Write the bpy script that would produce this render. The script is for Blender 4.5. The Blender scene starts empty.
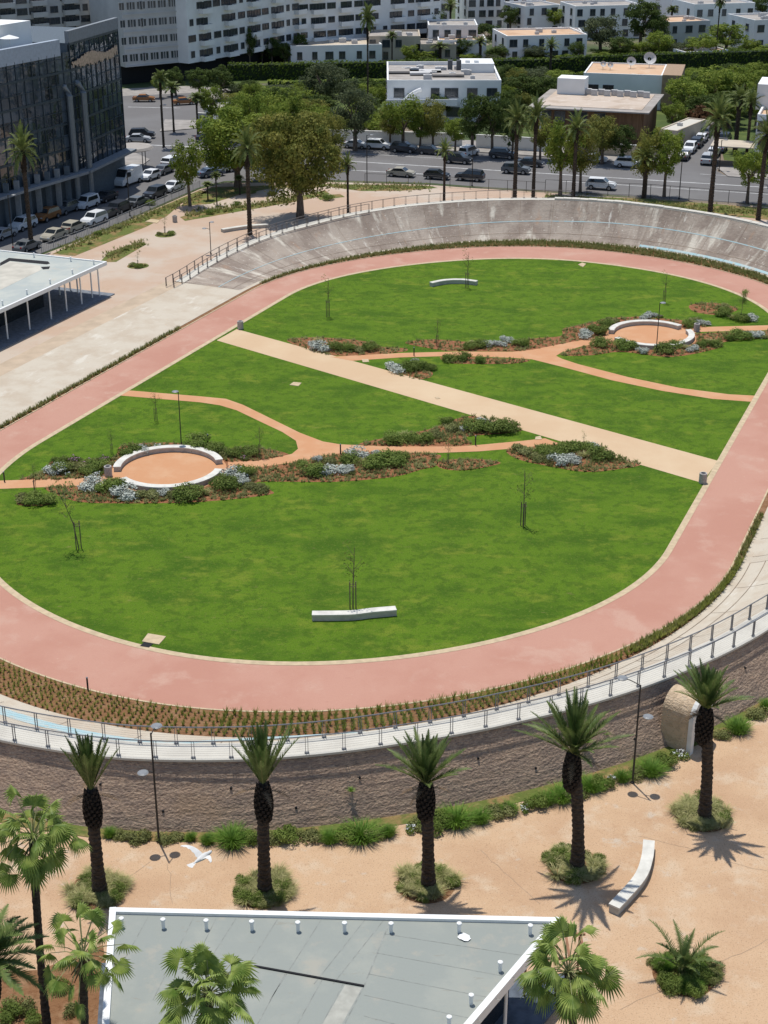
import bpy, math, random
from mathutils import Vector, Matrix, Quaternion, noise as mnoise
from mathutils.geometry import tessellate_polygon
random.seed(11)
R = math.radians
SC = bpy.context.scene
COL = SC.collection
# ------------------------------------------------------------------ camera, sky, sun, exposure
CH = 50.0; FPX = 1504.0; TH = math.atan(686/1504)
cam_d = bpy.data.cameras.new('camera'); cam = bpy.data.objects.new('camera', cam_d); COL.objects.link(cam)
cam.location = (0, 0, CH); cam.rotation_euler = (R(90)-TH, 0, 0)
cam_d.sensor_fit = 'VERTICAL'; cam_d.sensor_height = 24; cam_d.lens = 24*FPX/1024
cam_d.clip_start = 0.5; cam_d.clip_end = 6000
SC.camera = cam
SUN_EL, SUN_AZ = R(74), math.atan2(-0.40, 0.92)
w = bpy.data.worlds.new('World'); SC.world = w; w.use_nodes = True
nt = w.node_tree; bg = nt.nodes['Background']
sky = nt.nodes.new('ShaderNodeTexSky'); sky.sky_type = 'NISHITA'; sky.sun_disc = False
sky.sun_elevation = SUN_EL; sky.sun_rotation = SUN_AZ; sky.air_density = 1.0; sky.dust_density = 0.6
nt.links.new(sky.outputs[0], bg.inputs[0]); bg.inputs[1].default_value = 0.115
sd = bpy.data.lights.new('sun', 'SUN'); sd.energy = 3.8; sd.angle = R(0.5); sd.color = (1, 0.965, 0.90)
so = bpy.data.objects.new('sun', sd); COL.objects.link(so)
dv = Vector((-math.sin(SUN_AZ)*math.cos(SUN_EL), -math.cos(SUN_AZ)*math.cos(SUN_EL), -math.sin(SUN_EL)))
so.rotation_euler = dv.to_track_quat('-Z', 'Y').to_euler()
SC.view_settings.view_transform = 'Standard'; SC.view_settings.look = 'None'
SC.view_settings.exposure = 0.08; SC.view_settings.gamma = 1
SC.render.engine = 'CYCLES'

# ------------------------------------------------------------------ measuring helpers
def P(x, y, z=0.0):
    """point of height z seen at photo position x, y"""
    a = (x-384)/FPX; b = (512-y)/FPX
    d = Vector((a, math.cos(TH)+b*math.sin(TH), -math.sin(TH)+b*math.cos(TH)))
    t = (CH-z)/-d.z
    return Vector((d.x*t, d.y*t, z))
def proj(p):
    v = Vector(p)-Vector((0, 0, CH))
    f = v.y*math.cos(TH)-v.z*math.sin(TH); u = v.y*math.sin(TH)+v.z*math.cos(TH)
    return 384+FPX*v.x/f, 512-FPX*u/f, f
def zof(bx, by, ty):
    """height above the ground point (bx,by) whose image row is ty"""
    g = P(bx, by); lo, hi = 0.0, 60.0
    for _ in range(40):
        m = (lo+hi)/2
        if proj((g.x, g.y, m))[1] > ty: lo = m
        else: hi = m
    return lo
def ppm(x, y, z=0):
    return FPX/proj(P(x, y, z))[2]
ANG = R(22.9)
def W(u, v, z=0.0):
    return Vector((u*math.sin(ANG)+v*math.cos(ANG), u*math.cos(ANG)-v*math.sin(ANG), z))

# ------------------------------------------------------------------ materials
MATS = {}
def mat(name, col, rough=0.85, var=0.12, scale=3.0, bump=0.0, bscale=None, metal=0.0, col2=None, detail=5, spec=0.3, rnd=0.0, uv=False, stretch=None, lo=0.35, hi=0.65, trans=0.0):
    if name in MATS: return MATS[name]
    m = bpy.data.materials.new(name); m.use_nodes = True; n = m.node_tree; b = n.nodes['Principled BSDF']
    b.inputs['Roughness'].default_value = rough; b.inputs['Metallic'].default_value = metal
    b.inputs['Specular IOR Level'].default_value = spec
    tc = n.nodes.new('ShaderNodeTexCoord'); src = tc.outputs['UV' if uv else 'Object']
    if stretch:
        mp = n.nodes.new('ShaderNodeMapping'); mp.inputs['Scale'].default_value = stretch
        n.links.new(src, mp.inputs[0]); src = mp.outputs[0]
    nz = n.nodes.new('ShaderNodeTexNoise'); nz.inputs['Scale'].default_value = scale; nz.inputs['Detail'].default_value = detail
    n.links.new(src, nz.inputs['Vector'])
    rp = n.nodes.new('ShaderNodeValToRGB'); n.links.new(nz.outputs['Fac'], rp.inputs[0])
    c1 = [c*(1-var) for c in col]; c2 = [min(1, c*(1+var)) for c in col] if col2 is None else col2
    if col2 is not None: c1 = col
    rp.color_ramp.elements[0].position = lo; rp.color_ramp.elements[1].position = hi
    rp.color_ramp.elements[0].color = (*c1, 1); rp.color_ramp.elements[1].color = (*c2, 1)
    out = rp.outputs[0]
    if rnd:
        oi = n.nodes.new('ShaderNodeObjectInfo'); hs = n.nodes.new('ShaderNodeHueSaturation')
        mr = n.nodes.new('ShaderNodeMapRange'); mr.inputs[3].default_value = 1-rnd; mr.inputs[4].default_value = 1+rnd
        n.links.new(oi.outputs['Random'], mr.inputs[0]); n.links.new(mr.outputs[0], hs.inputs['Value']); n.links.new(out, hs.inputs['Color']); out = hs.outputs[0]
    n.links.new(out, b.inputs['Base Color'])
    if bump:
        bn = n.nodes.new('ShaderNodeTexNoise'); bn.inputs['Scale'].default_value = bscale or scale*4; bn.inputs['Detail'].default_value = 4
        n.links.new(src, bn.inputs['Vector'])
        bp = n.nodes.new('ShaderNodeBump'); bp.inputs['Strength'].default_value = bump; bp.inputs['Distance'].default_value = 0.1
        n.links.new(bn.outputs['Fac'], bp.inputs['Height']); n.links.new(bp.outputs[0], b.inputs['Normal'])
    if trans:
        tr = n.nodes.new('ShaderNodeBsdfTranslucent'); mx = n.nodes.new('ShaderNodeMixShader'); mx.inputs[0].default_value = trans
        n.links.new(out, tr.inputs[0]); n.links.new(b.outputs[0], mx.inputs[1]); n.links.new(tr.outputs[0], mx.inputs[2])
        n.links.new(mx.outputs[0], n.nodes['Material Output'].inputs[0])
    MATS[name] = m; return m

def layered(name, base, layers, rough=0.9, bump=0.2, bscale=8, uv=False, spec=0.25):
    """base colour with noise driven layers (colour, scale, lo, hi, amount, stretch)"""
    m = bpy.data.materials.new(name); m.use_nodes = True; n = m.node_tree; b = n.nodes['Principled BSDF']
    b.inputs['Roughness'].default_value = rough; b.inputs['Specular IOR Level'].default_value = spec
    tc = n.nodes.new('ShaderNodeTexCoord'); src = tc.outputs['UV' if uv else 'Object']
    cur = None
    for i, (col, sc, lo, hi, amt, st) in enumerate(layers):
        mp = n.nodes.new('ShaderNodeMapping'); mp.inputs['Scale'].default_value = st or (1, 1, 1); mp.inputs['Location'].default_value = (i*7.3, i*3.1, i)
        n.links.new(src, mp.inputs[0])
        nz = n.nodes.new('ShaderNodeTexNoise'); nz.inputs['Scale'].default_value = sc; nz.inputs['Detail'].default_value = 6; nz.inputs['Roughness'].default_value = 0.6
        n.links.new(mp.outputs[0], nz.inputs['Vector'])
        mr = n.nodes.new('ShaderNodeMapRange'); mr.interpolation_type = 'SMOOTHSTEP'
        mr.inputs[1].default_value = lo; mr.inputs[2].default_value = hi; mr.inputs[4].default_value = amt
        n.links.new(nz.outputs['Fac'], mr.inputs[0])
        mx = n.nodes.new('ShaderNodeMix'); mx.data_type = 'RGBA'
        n.links.new(mr.outputs[0], mx.inputs[0])
        if cur is None: mx.inputs[6].default_value = (*base, 1)
        else: n.links.new(cur, mx.inputs[6])
        mx.inputs[7].default_value = (*col, 1); cur = mx.outputs[2]
    n.links.new(cur, b.inputs['Base Color'])
    if bump:
        bn = n.nodes.new('ShaderNodeTexNoise'); bn.inputs['Scale'].default_value = bscale; bn.inputs['Detail'].default_value = 5
        n.links.new(src, bn.inputs['Vector'])
        bp = n.nodes.new('ShaderNodeBump'); bp.inputs['Strength'].default_value = bump; bp.inputs['Distance'].default_value = 0.15
        n.links.new(bn.outputs['Fac'], bp.inputs['Height']); n.links.new(bp.outputs[0], b.inputs['Normal'])
    MATS[name] = m; return m

M_lawn = layered('lawn_grass', (0.112, 0.200, 0.014), [((0.050, 0.115, 0.009), 0.16, 0.44, 0.66, 0.8, (1, 1.9, 1)), ((0.185, 0.24, 0.026), 0.42, 0.52, 0.70, 0.8, (1, 1.5, 1)), ((0.058, 0.118, 0.010), 1.3, 0.48, 0.62, 0.65, None), ((0.24, 0.21, 0.08), 0.8, 0.66, 0.74, 0.55, (1, 2.5, 1)), ((0.15, 0.20, 0.03), 4.5, 0.52, 0.66, 0.6, None), ((0.032, 0.075, 0.006), 11, 0.5, 0.7, 0.7, None)], bump=0.9, bscale=14, spec=0.1)
M_track = layered('red_track_surface', (0.47, 0.255, 0.188), [((0.43, 0.215, 0.155), 0.12, 0.42, 0.62, 0.9, None), ((0.50, 0.31, 0.235), 0.35, 0.52, 0.70, 0.8, None), ((0.51, 0.36, 0.28), 1.1, 0.66, 0.76, 0.5, None), ((0.60, 0.45, 0.34), 4.0, 0.68, 0.74, 0.7, None), ((0.38, 0.18, 0.14), 0.9, 0.66, 0.76, 0.5, (1, 3, 1)), ((0.40, 0.19, 0.15), 14, 0.45, 0.7, 0.4, None)], bump=0.1)
M_kerb = mat('cream_kerb', (0.50, 0.39, 0.25), var=0.12, scale=2, bump=0.1)
M_plaza = layered('beige_plaza_paving', (0.54, 0.365, 0.225), [((0.47, 0.30, 0.18), 0.18, 0.42, 0.64, 0.9, None), ((0.57, 0.44, 0.31), 0.5, 0.5, 0.70, 0.8, None), ((0.52, 0.47, 0.39), 0.9, 0.60, 0.74, 0.6, None), ((0.42, 0.26, 0.15), 2.4, 0.60, 0.68, 0.5, None), ((0.62, 0.50, 0.36), 7, 0.6, 0.7, 0.55, None), ((0.30, 0.19, 0.11), 13, 0.54, 0.66, 0.75, None)], bump=0.3, bscale=16)
M_plazafar = layered('pale_plaza_paving', (0.47, 0.34, 0.25), [((0.50, 0.42, 0.34), 0.09, 0.42, 0.62, 0.9, None), ((0.42, 0.28, 0.18), 0.4, 0.55, 0.8, 0.6, None)], bump=0.1)
M_path = layered('beige_path', (0.54, 0.38, 0.235), [((0.60, 0.46, 0.30), 0.1, 0.4, 0.7, 0.8, None), ((0.43, 0.29, 0.17), 9, 0.55, 0.8, 0.4, None)], bump=0.08)
M_opath = layered('orange_path', (0.52, 0.265, 0.135), [((0.56, 0.33, 0.19), 0.4, 0.4, 0.7, 0.8, None), ((0.38, 0.18, 0.09), 3, 0.62, 0.75, 0.5, None)], bump=0.1)
M_mulch = layered('red_mulch', (0.26, 0.105, 0.045), [((0.33, 0.16, 0.08), 3, 0.45, 0.6, 0.8, None), ((0.12, 0.045, 0.018), 6, 0.5, 0.65, 0.8, None)], bump=1.0, bscale=6)
M_soil = layered('brown_soil', (0.22, 0.11, 0.05), [((0.29, 0.17, 0.09), 1.2, 0.45, 0.65, 0.8, None), ((0.15, 0.065, 0.025), 3, 0.5, 0.7, 0.7, None)], bump=1.0, bscale=5)
M_asphalt = layered('asphalt', (0.150, 0.143, 0.140), [((0.18, 0.175, 0.172), 0.1, 0.4, 0.7, 0.8, None), ((0.10, 0.098, 0.10), 0.6, 0.6, 0.8, 0.6, (1, 3, 1))], bump=0.1)
M_pave = mat('grey_pavement', (0.30, 0.275, 0.25), var=0.15, scale=0.6, bump=0.1)
M_land = layered('dusty_town_ground', (0.20, 0.16, 0.12), [((0.06, 0.085, 0.03), 0.03, 0.42, 0.55, 1.0, None), ((0.30, 0.25, 0.20), 0.08, 0.6, 0.7, 0.8, None)], bump=0.2, bscale=1)
M_conc = layered('weathered_bank_concrete', (0.37, 0.31, 0.255), [((0.235, 0.185, 0.15), 0.25, 0.40, 0.60, 0.9, (1, 0.7, 1)), ((0.60, 0.55, 0.46), 0.7, 0.55, 0.68, 0.85, (1, 0.20, 1)), ((0.22, 0.175, 0.14), 1.2, 0.54, 0.68, 0.6, (1, 0.12, 1)), ((0.40, 0.25, 0.16), 0.7, 0.60, 0.72, 0.55, (1, 0.3, 1)), ((0.70, 0.67, 0.60), 1.6, 0.64, 0.72, 0.6, (1, 0.16, 1)), ((0.62, 0.58, 0.5), 3.2, 0.62, 0.67, 0.7, (1, 1, 1)), ((0.12, 0.10, 0.085), 6, 0.60, 0.75, 0.5, None)], uv=True, bump=0.5, bscale=3)
M_slab = layered('pale_slab_concrete', (0.52, 0.46, 0.37), [((0.45, 0.37, 0.28), 0.35, 0.4, 0.65, 0.8, None), ((0.62, 0.58, 0.50), 0.7, 0.55, 0.7, 0.7, (0.4, 1, 1)), ((0.50, 0.33, 0.20), 1.0, 0.64, 0.74, 0.5, None), ((0.30, 0.26, 0.21), 3.5, 0.62, 0.75, 0.5, None)], uv=True, bump=0.3, bscale=2)
M_walk = layered('white_walkway_concrete', (0.58, 0.55, 0.48), [((0.50, 0.47, 0.41), 0.6, 0.4, 0.65, 0.9, None), ((0.40, 0.36, 0.30), 3, 0.55, 0.8, 0.5, (1, 3, 1))], uv=True, bump=0.1)
M_band = mat('tan_slab_band', (0.46, 0.36, 0.26), var=0.1, scale=0.6, bump=0.1)
M_blue = layered('worn_blue_paint', (0.34, 0.50, 0.53), [((0.46, 0.52, 0.50), 0.8, 0.4, 0.6, 0.8, None), ((0.50, 0.45, 0.37), 1.6, 0.56, 0.66, 0.9, None), ((0.45, 0.40, 0.33), 5, 0.6, 0.7, 0.7, None)], uv=True, bump=0.1)
M_joint = mat('joint_line', (0.24, 0.18, 0.13), var=0.3, scale=1)
M_wall = layered('rubble_stone', (0.45, 0.315, 0.22), [((0.29, 0.21, 0.16), 0.9, 0.4, 0.6, 0.85, (1, 1.8, 1)), ((0.58, 0.43, 0.30), 3.2, 0.5, 0.62, 0.7, (1, 3.2, 1)), ((0.13, 0.10, 0.08), 4.6, 0.55, 0.62, 0.85, (1, 4.2, 1)), ((0.22, 0.165, 0.13), 10.0, 0.48, 0.60, 0.7, (1, 2.4, 1)), ((0.40, 0.27, 0.17), 0.35, 0.55, 0.7, 0.5, None)], uv=True, bump=0.6, bscale=7)
M_white = mat('white_concrete', (0.66, 0.65, 0.61), var=0.06, scale=2, bump=0.05, rough=0.7)
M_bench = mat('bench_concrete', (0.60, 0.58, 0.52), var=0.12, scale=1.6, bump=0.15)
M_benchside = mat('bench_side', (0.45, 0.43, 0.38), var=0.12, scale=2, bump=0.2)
M_bin = mat('cast_concrete', (0.40, 0.37, 0.34), var=0.15, scale=6, bump=0.3)
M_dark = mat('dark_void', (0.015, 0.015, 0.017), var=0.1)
M_steel = mat('grey_steel', (0.20, 0.20, 0.21), rough=0.5, metal=0.3, var=0.06)
M_rust = mat('brown_steel', (0.20, 0.17, 0.155), rough=0.6, metal=0.2, var=0.15)
M_post = mat('black_steel', (0.035, 0.033, 0.032), rough=0.5, var=0.1)
M_lamp = mat('lamp_grey', (0.22, 0.23, 0.24), rough=0.4, var=0.05)
M_trunk = mat('palm_trunk', (0.062, 0.045, 0.032), var=0.5, scale=4, bump=1.0, bscale=9, stretch=(1, 1, 2.5))
M_boots = mat('palm_boots', (0.030, 0.021, 0.015), var=0.6, scale=8, bump=1.0, bscale=14)
M_frond = mat('palm_frond', (0.075, 0.125, 0.030), col2=(0.17, 0.225, 0.065), scale=1.5, rough=0.55, rnd=0.1, trans=0.2)
M_frondfar = mat('far_palm_frond', (0.10, 0.14, 0.035), col2=(0.19, 0.225, 0.065), scale=1.5, rough=0.6, rnd=0.15, trans=0.2)
M_rachis = mat('palm_rachis', (0.16, 0.17, 0.055), var=0.2)
M_fan = mat('fan_leaf', (0.13, 0.21, 0.035), col2=(0.34, 0.41, 0.10), scale=2.2, rough=0.5, rnd=0.08, trans=0.3)
M_petiole = mat('fan_petiole', (0.26, 0.27, 0.12), var=0.2)
M_dead = mat('dead_frond', (0.17, 0.11, 0.06), var=0.3)
M_bark = mat('tree_bark', (0.16, 0.12, 0.09), var=0.35, scale=3, bump=0.8, stretch=(2, 2, 0.6))
def leafmat(n, c, c2, r=0.12): return mat(n, c, col2=c2, scale=0.55, rough=0.7, rnd=r, trans=0.35, spec=0.12)
M_leafA = leafmat('leaf_fresh_green', (0.12, 0.18, 0.027), (0.28, 0.33, 0.06))
M_leafB = leafmat('leaf_bronze_green', (0.125, 0.15, 0.032), (0.30, 0.28, 0.07))
M_leafC = leafmat('leaf_dark_green', (0.050, 0.085, 0.022), (0.125, 0.165, 0.042))
M_leafD = leafmat('leaf_grey_olive', (0.07, 0.09, 0.045), (0.15, 0.175, 0.085))
M_leafE = leafmat('leaf_rust', (0.11, 0.06, 0.03), (0.17, 0.09, 0.045))
M_hedge = leafmat('leaf_hedge', (0.065, 0.10, 0.016), (0.13, 0.18, 0.03), 0)
M_shrubG = leafmat('shrub_green', (0.12, 0.18, 0.035), (0.27, 0.32, 0.085), 0.18)
M_shrubO = leafmat('shrub_olive', (0.18, 0.20, 0.065), (0.33, 0.33, 0.14), 0.18)
M_shrubS = mat('shrub_silver', (0.33, 0.36, 0.31), col2=(0.55, 0.57, 0.50), scale=3, rough=0.8, rnd=0.1)
M_shrubY = mat('shrub_straw', (0.26, 0.27, 0.09), col2=(0.50, 0.46, 0.22), scale=3, rough=0.8, rnd=0.12, trans=0.2)
M_bright = mat('shrub_bright', (0.09, 0.19, 0.02), col2=(0.18, 0.30, 0.04), scale=3, rough=0.7, rnd=0.12, trans=0.2)
M_flower = mat('white_petals', (0.70, 0.72, 0.70), var=0.1)
M_pink = mat('mauve_petals', (0.34, 0.20, 0.26), var=0.2)
M_bluewall = mat('blue_flower', (0.22, 0.26, 0.36), var=0.2)
M_garden = layered('garden_ground_cover', (0.06, 0.09, 0.02), [((0.12, 0.15, 0.035), 0.2, 0.45, 0.65, 0.8, None), ((0.22, 0.18, 0.12), 0.1, 0.6, 0.7, 0.7, None)], bump=0.6, bscale=2)
M_verge = layered('verge_grass', (0.115, 0.14, 0.030), [((0.27, 0.17, 0.075), 0.5, 0.44, 0.6, 0.9, None), ((0.07, 0.11, 0.02), 1.6, 0.5, 0.7, 0.8, None), ((0.22, 0.22, 0.07), 3, 0.55, 0.7, 0.7, None)], bump=1.0, bscale=4)
M_wash = mat('render_white', (0.80, 0.80, 0.79), var=0.05, scale=0.3, rough=0.9)
M_wash2 = mat('render_offwhite', (0.76, 0.76, 0.75), var=0.08, scale=0.25, rough=0.9)
M_grey = mat('render_grey', (0.52, 0.51, 0.50), var=0.08, scale=0.3)
M_beige = mat('render_beige', (0.50, 0.43, 0.34), var=0.1, scale=0.3)
M_win = mat('window_glass', (0.035, 0.045, 0.055), rough=0.12, var=0.3, scale=0.4, spec=0.8)
M_frame = mat('window_frame', (0.12, 0.12, 0.125), var=0.1)
M_terra = layered('terracotta_roof', (0.58, 0.39, 0.25), [((0.45, 0.28, 0.17), 0.2, 0.45, 0.65, 0.8, None), ((0.62, 0.50, 0.38), 0.5, 0.55, 0.7, 0.7, None)], bump=0.05)
M_roofg = layered('grey_roof', (0.36, 0.33, 0.30), [((0.27, 0.24, 0.21), 0.25, 0.45, 0.65, 0.8, None), ((0.48, 0.44, 0.40), 0.6, 0.55, 0.7, 0.7, None)], bump=0.05)
M_wood = layered('brown_cladding', (0.16, 0.095, 0.055), [((0.24, 0.15, 0.09), 2, 0.45, 0.65, 0.8, (1, 1, 0.1)), ((0.08, 0.05, 0.03), 1, 0.5, 0.7, 0.7, (3, 3, 0.1))], bump=0.1)
M_membrane = layered('grey_green_roof_membrane', (0.270, 0.288, 0.262), [((0.32, 0.33, 0.29), 0.4, 0.45, 0.65, 0.7, None), ((0.37, 0.34, 0.28), 0.7, 0.56, 0.72, 0.6, None), ((0.24, 0.265, 0.255), 2.5, 0.6, 0.75, 0.5, None), ((0.26, 0.25, 0.21), 0.9, 0.64, 0.70, 0.6, (1, 4, 1))], bump=0.05, rough=0.75)
M_trim = mat('white_metal_trim', (0.78, 0.78, 0.76), rough=0.45, var=0.03)
M_seam = mat('roof_seam', (0.25, 0.26, 0.24), var=0.2)

# ------------------------------------------------------------------ mesh builder
class MB:
    def __init__(s): s.v = []; s.f = []; s.mi = []; s.uv = None; s.cur = 0
    def q(s, *pts):
        b = len(s.v); s.v += [tuple(p) for p in pts]; s.f.append(tuple(range(b, b+len(pts)))); s.mi.append(s.cur)
    def box(s, c, d, rz=0, taper=1.0):
        x, y, z = d[0]/2, d[1]/2, d[2]/2; b = len(s.v); co, si = math.cos(rz), math.sin(rz)
        for k, zz in enumerate((-z, z)):
            t = taper if k else 1
            for sx, sy in ((-1, -1), (1, -1), (1, 1), (-1, 1)):
                X, Y = sx*x*t, sy*y*t
                s.v.append((c[0]+X*co-Y*si, c[1]+X*si+Y*co, c[2]+zz))
        for f in ((3, 2, 1, 0), (4, 5, 6, 7), (0, 1, 5, 4), (1, 2, 6, 5), (2, 3, 7, 6), (3, 0, 4, 7)):
            s.f.append(tuple(b+i for i in f)); s.mi.append(s.cur)
    def tube(s, pts, rad, n=6, cap=True, wob=0.0):
        pts = [Vector(p) for p in pts]
        if not hasattr(rad, '__len__'): rad = [rad]*len(pts)
        b = len(s.v)
        for i, p in enumerate(pts):
            t = (pts[min(i+1, len(pts)-1)]-pts[max(i-1, 0)])
            t = t.normalized() if t.length > 1e-9 else Vector((0, 0, 1))
            a = t.cross(Vector((0, 0, 1)) if abs(t.z) < 0.95 else Vector((0, 1, 0))).normalized(); c = t.cross(a)
            for k in range(n):
                an = 2*math.pi*k/n; r = rad[i]*(1+random.uniform(-wob, wob))
                s.v.append(tuple(p+a*math.cos(an)*r+c*math.sin(an)*r))
        for i in range(len(pts)-1):
            for k in range(n):
                k2 = (k+1) % n
                s.f.append((b+i*n+k, b+i*n+k2, b+(i+1)*n+k2, b+(i+1)*n+k)); s.mi.append(s.cur)
        if cap:
            s.f.append(tuple(b+k for k in range(n))); s.mi.append(s.cur)
            s.f.append(tuple(b+(len(pts)-1)*n+k for k in reversed(range(n)))); s.mi.append(s.cur)
    def prism(s, poly, z0, z1):
        n = len(poly); b = len(s.v)
        area = sum(poly[i][0]*poly[(i+1) % n][1]-poly[(i+1) % n][0]*poly[i][1] for i in range(n))
        if area < 0: poly = list(reversed(poly))
        for z in (z0, z1):
            for p in poly: s.v.append((p[0], p[1], z))
        s.f.append(tuple(b+i for i in reversed(range(n)))); s.mi.append(s.cur)
        s.f.append(tuple(b+n+i for i in range(n))); s.mi.append(s.cur)
        for i in range(n):
            j = (i+1) % n; s.f.append((b+i, b+j, b+n+j, b+n+i)); s.mi.append(s.cur)
    def build(s, name, m=None, parent=None, smooth=False, uvs=None):
        me = bpy.data.meshes.new(name); me.from_pydata(s.v, [], s.f)
        ms = m if isinstance(m, (list, tuple)) else [m]
        for x in ms: me.materials.append(x)
        if len(ms) > 1: me.polygons.foreach_set('material_index', s.mi)
        if smooth: me.polygons.foreach_set('use_smooth', [True]*len(me.polygons))
        if uvs:
            l = me.uv_layers.new(name='UVMap')
            for lp in me.loops: l.data[lp.index].uv = uvs[lp.vertex_index]
        me.update()
        o = bpy.data.objects.new(name, me); COL.objects.link(o)
        if parent: o.parent = parent
        return o
def tag(o, label=None, cat=None, group=None, kind=None):
    if label: o['label'] = label
    if cat: o['category'] = cat
    if group: o['group'] = group
    if kind: o['kind'] = kind
    return o
def empty(name, loc, rz=0, label=None, cat=None, group=None):
    o = bpy.data.objects.new(name, None); COL.objects.link(o); o.location = loc; o.rotation_euler.z = rz
    o.empty_display_size = 0.2
    return tag(o, label, cat, group)
def dup(o, loc=None, rz=None, scale=None, parent=None, top=True):
    c = o.copy(); COL.objects.link(c)
    if parent is not None: c.parent = parent
    for ch in o.children: dup(ch, parent=c, top=False)
    if top:
        if loc is not None: c.location = loc
        if rz is not None: c.rotation_euler.z = rz
        if scale is not None: c.scale = scale
    return c
class Kind:
    """first placement uses the prototype itself, later ones copy it"""
    def __init__(s, make): s.make = make; s.o = None; s.used = False
    def put(s, loc, rz=0, scale=(1, 1, 1), label=None, cat=None, group=None):
        if s.o is None: s.o = s.make()
        if not s.used: o = s.o; s.used = True; o.location = loc; o.rotation_euler.z = rz; o.scale = scale
        else: o = dup(s.o, loc, rz, scale)
        return tag(o, label, cat, group)
ORD = ['first', 'second', 'third', 'fourth', 'fifth', 'sixth', 'seventh', 'eighth', 'ninth', 'tenth', 'eleventh', 'twelfth', 'thirteenth', 'fourteenth', 'fifteenth', 'sixteenth', 'seventeenth', 'eighteenth', 'nineteenth', 'twentieth',
 'twenty-first', 'twenty-second', 'twenty-third', 'twenty-fourth', 'twenty-fifth', 'twenty-sixth', 'twenty-seventh', 'twenty-eighth', 'twenty-ninth', 'thirtieth', 'thirty-first', 'thirty-second', 'thirty-third', 'thirty-fourth', 'thirty-fifth', 'thirty-sixth']
def order(items, cat, group, among):
    """items: (photo x, object, description); labels count from the left among each description"""
    by = {}
    for x, o, d in items: by.setdefault(d, []).append((x, o))
    for d, l in by.items():
        l.sort(key=lambda t: t[0])
        for i, (x, o) in enumerate(l):
            if len(l) == 1: lab = '%s %s' % (d, among)
            else: lab = '%s %s, %s from left' % (d, among, ORD[i])
            tag(o, lab, cat, group)
def sheet(name, pts, z, m, px=True, kind='structure', sub=0):
    w_ = [P(*p) if px else Vector((p[0], p[1], 0)) for p in pts]
    tris = tessellate_polygon([[Vector((p.x, p.y, 0)) for p in w_]])
    mb = MB(); mb.v = [(p.x, p.y, z) for p in w_]
    for t in tris:
        a, b, c = (w_[i] for i in t)
        if (b.x-a.x)*(c.y-a.y)-(b.y-a.y)*(c.x-a.x) < 0: t = (t[0], t[2], t[1])
        mb.f.append(tuple(t)); mb.mi.append(0)
    o = mb.build(name, m); o['kind'] = kind; return o
def smoothpx(pts, n=5, closed=True):
    """Catmull-Rom through photo points"""
    out = []; L = len(pts)
    rng = range(L) if closed else range(L-1)
    for i in rng:
        g = (lambda k: pts[k % L]) if closed else (lambda k: pts[max(0, min(L-1, k))])
        p0, p1, p2, p3 = g(i-1), g(i), g(i+1), g(i+2)
        for k in range(n):
            t = k/n
            out.append(tuple(0.5*((2*p1[j])+(-p0[j]+p2[j])*t+(2*p0[j]-5*p1[j]+4*p2[j]-p3[j])*t*t+(-p0[j]+3*p1[j]-3*p2[j]+p3[j])*t**3) for j in (0, 1)))
    if not closed: out.append(pts[-1])
    return out

# ------------------------------------------------------------------ ground
mb = MB(); mb.q((-2500, -200, -0.02), (2500, -200, -0.02), (2500, 4000, -0.02), (-2500, 4000, -0.02)); mb.build('ground', M_land)['kind'] = 'structure'
sheet('plaza', [(-250, 1250), (1000, 1250), (1000, 560), (1100, 330), (900, 214), (768, 207), (568, 194), (470, 188), (430, 185), (330, 182), (225, 183), (200, 189), (110, 229), (42, 255), (-80, 303), (-400, 460)], 0.0, M_plazafar)
near_px = [(-250, 1250), (1000, 1250), (1000, 520), (768, 640), (560, 730), (300, 790), (0, 760), (-250, 640)]
sheet('near_plaza', near_px, 0.004, M_plaza)
sheet('asphalt_road', [(-80, 301), (42, 253), (110, 227), (200, 187), (225, 181), (330, 180), (430, 183), (470, 186), (568, 192), (768, 205), (1000, 219), (1000, 192), (768, 177), (728, 177), (717, 171), (724, 130), (716, 122), (712, 122), (672, 167), (560, 158), (470, 152), (330, 147), (245, 142), (245, 108), (190, 93), (100, 97), (100, 150), (128, 176), (0, 240), (-80, 275)], 0.004, M_asphalt)
# painted lane lines (thin solid lines, as in the photo)
M_paint = mat('road_paint', (0.55, 0.55, 0.54), var=0.2, scale=1)
mb = MB()
def line(a, b, w_=0.15, z=0.009):
    p, q = P(*a), P(*b); t = (q-p).normalized(); n_ = Vector((-t.y, t.x, 0))*w_/2
    mb.q((p.x-n_.x, p.y-n_.y, z), (p.x+n_.x, p.y+n_.y, z), (q.x+n_.x, q.y+n_.y, z), (q.x-n_.x, q.y-n_.y, z))
line((330, 160), (1000, 202), 0.3); line((330, 169), (440, 175), 0.25); line((560, 181), (1000, 209), 0.2); line((330, 152), (640, 170), 0.15); line((700, 174), (1000, 193), 0.15)
line((150, 145), (200, 147), 0.4); line((128, 107), (180, 108), 0.3)
mb.build('road_marking', M_paint)['kind'] = 'structure'
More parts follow.
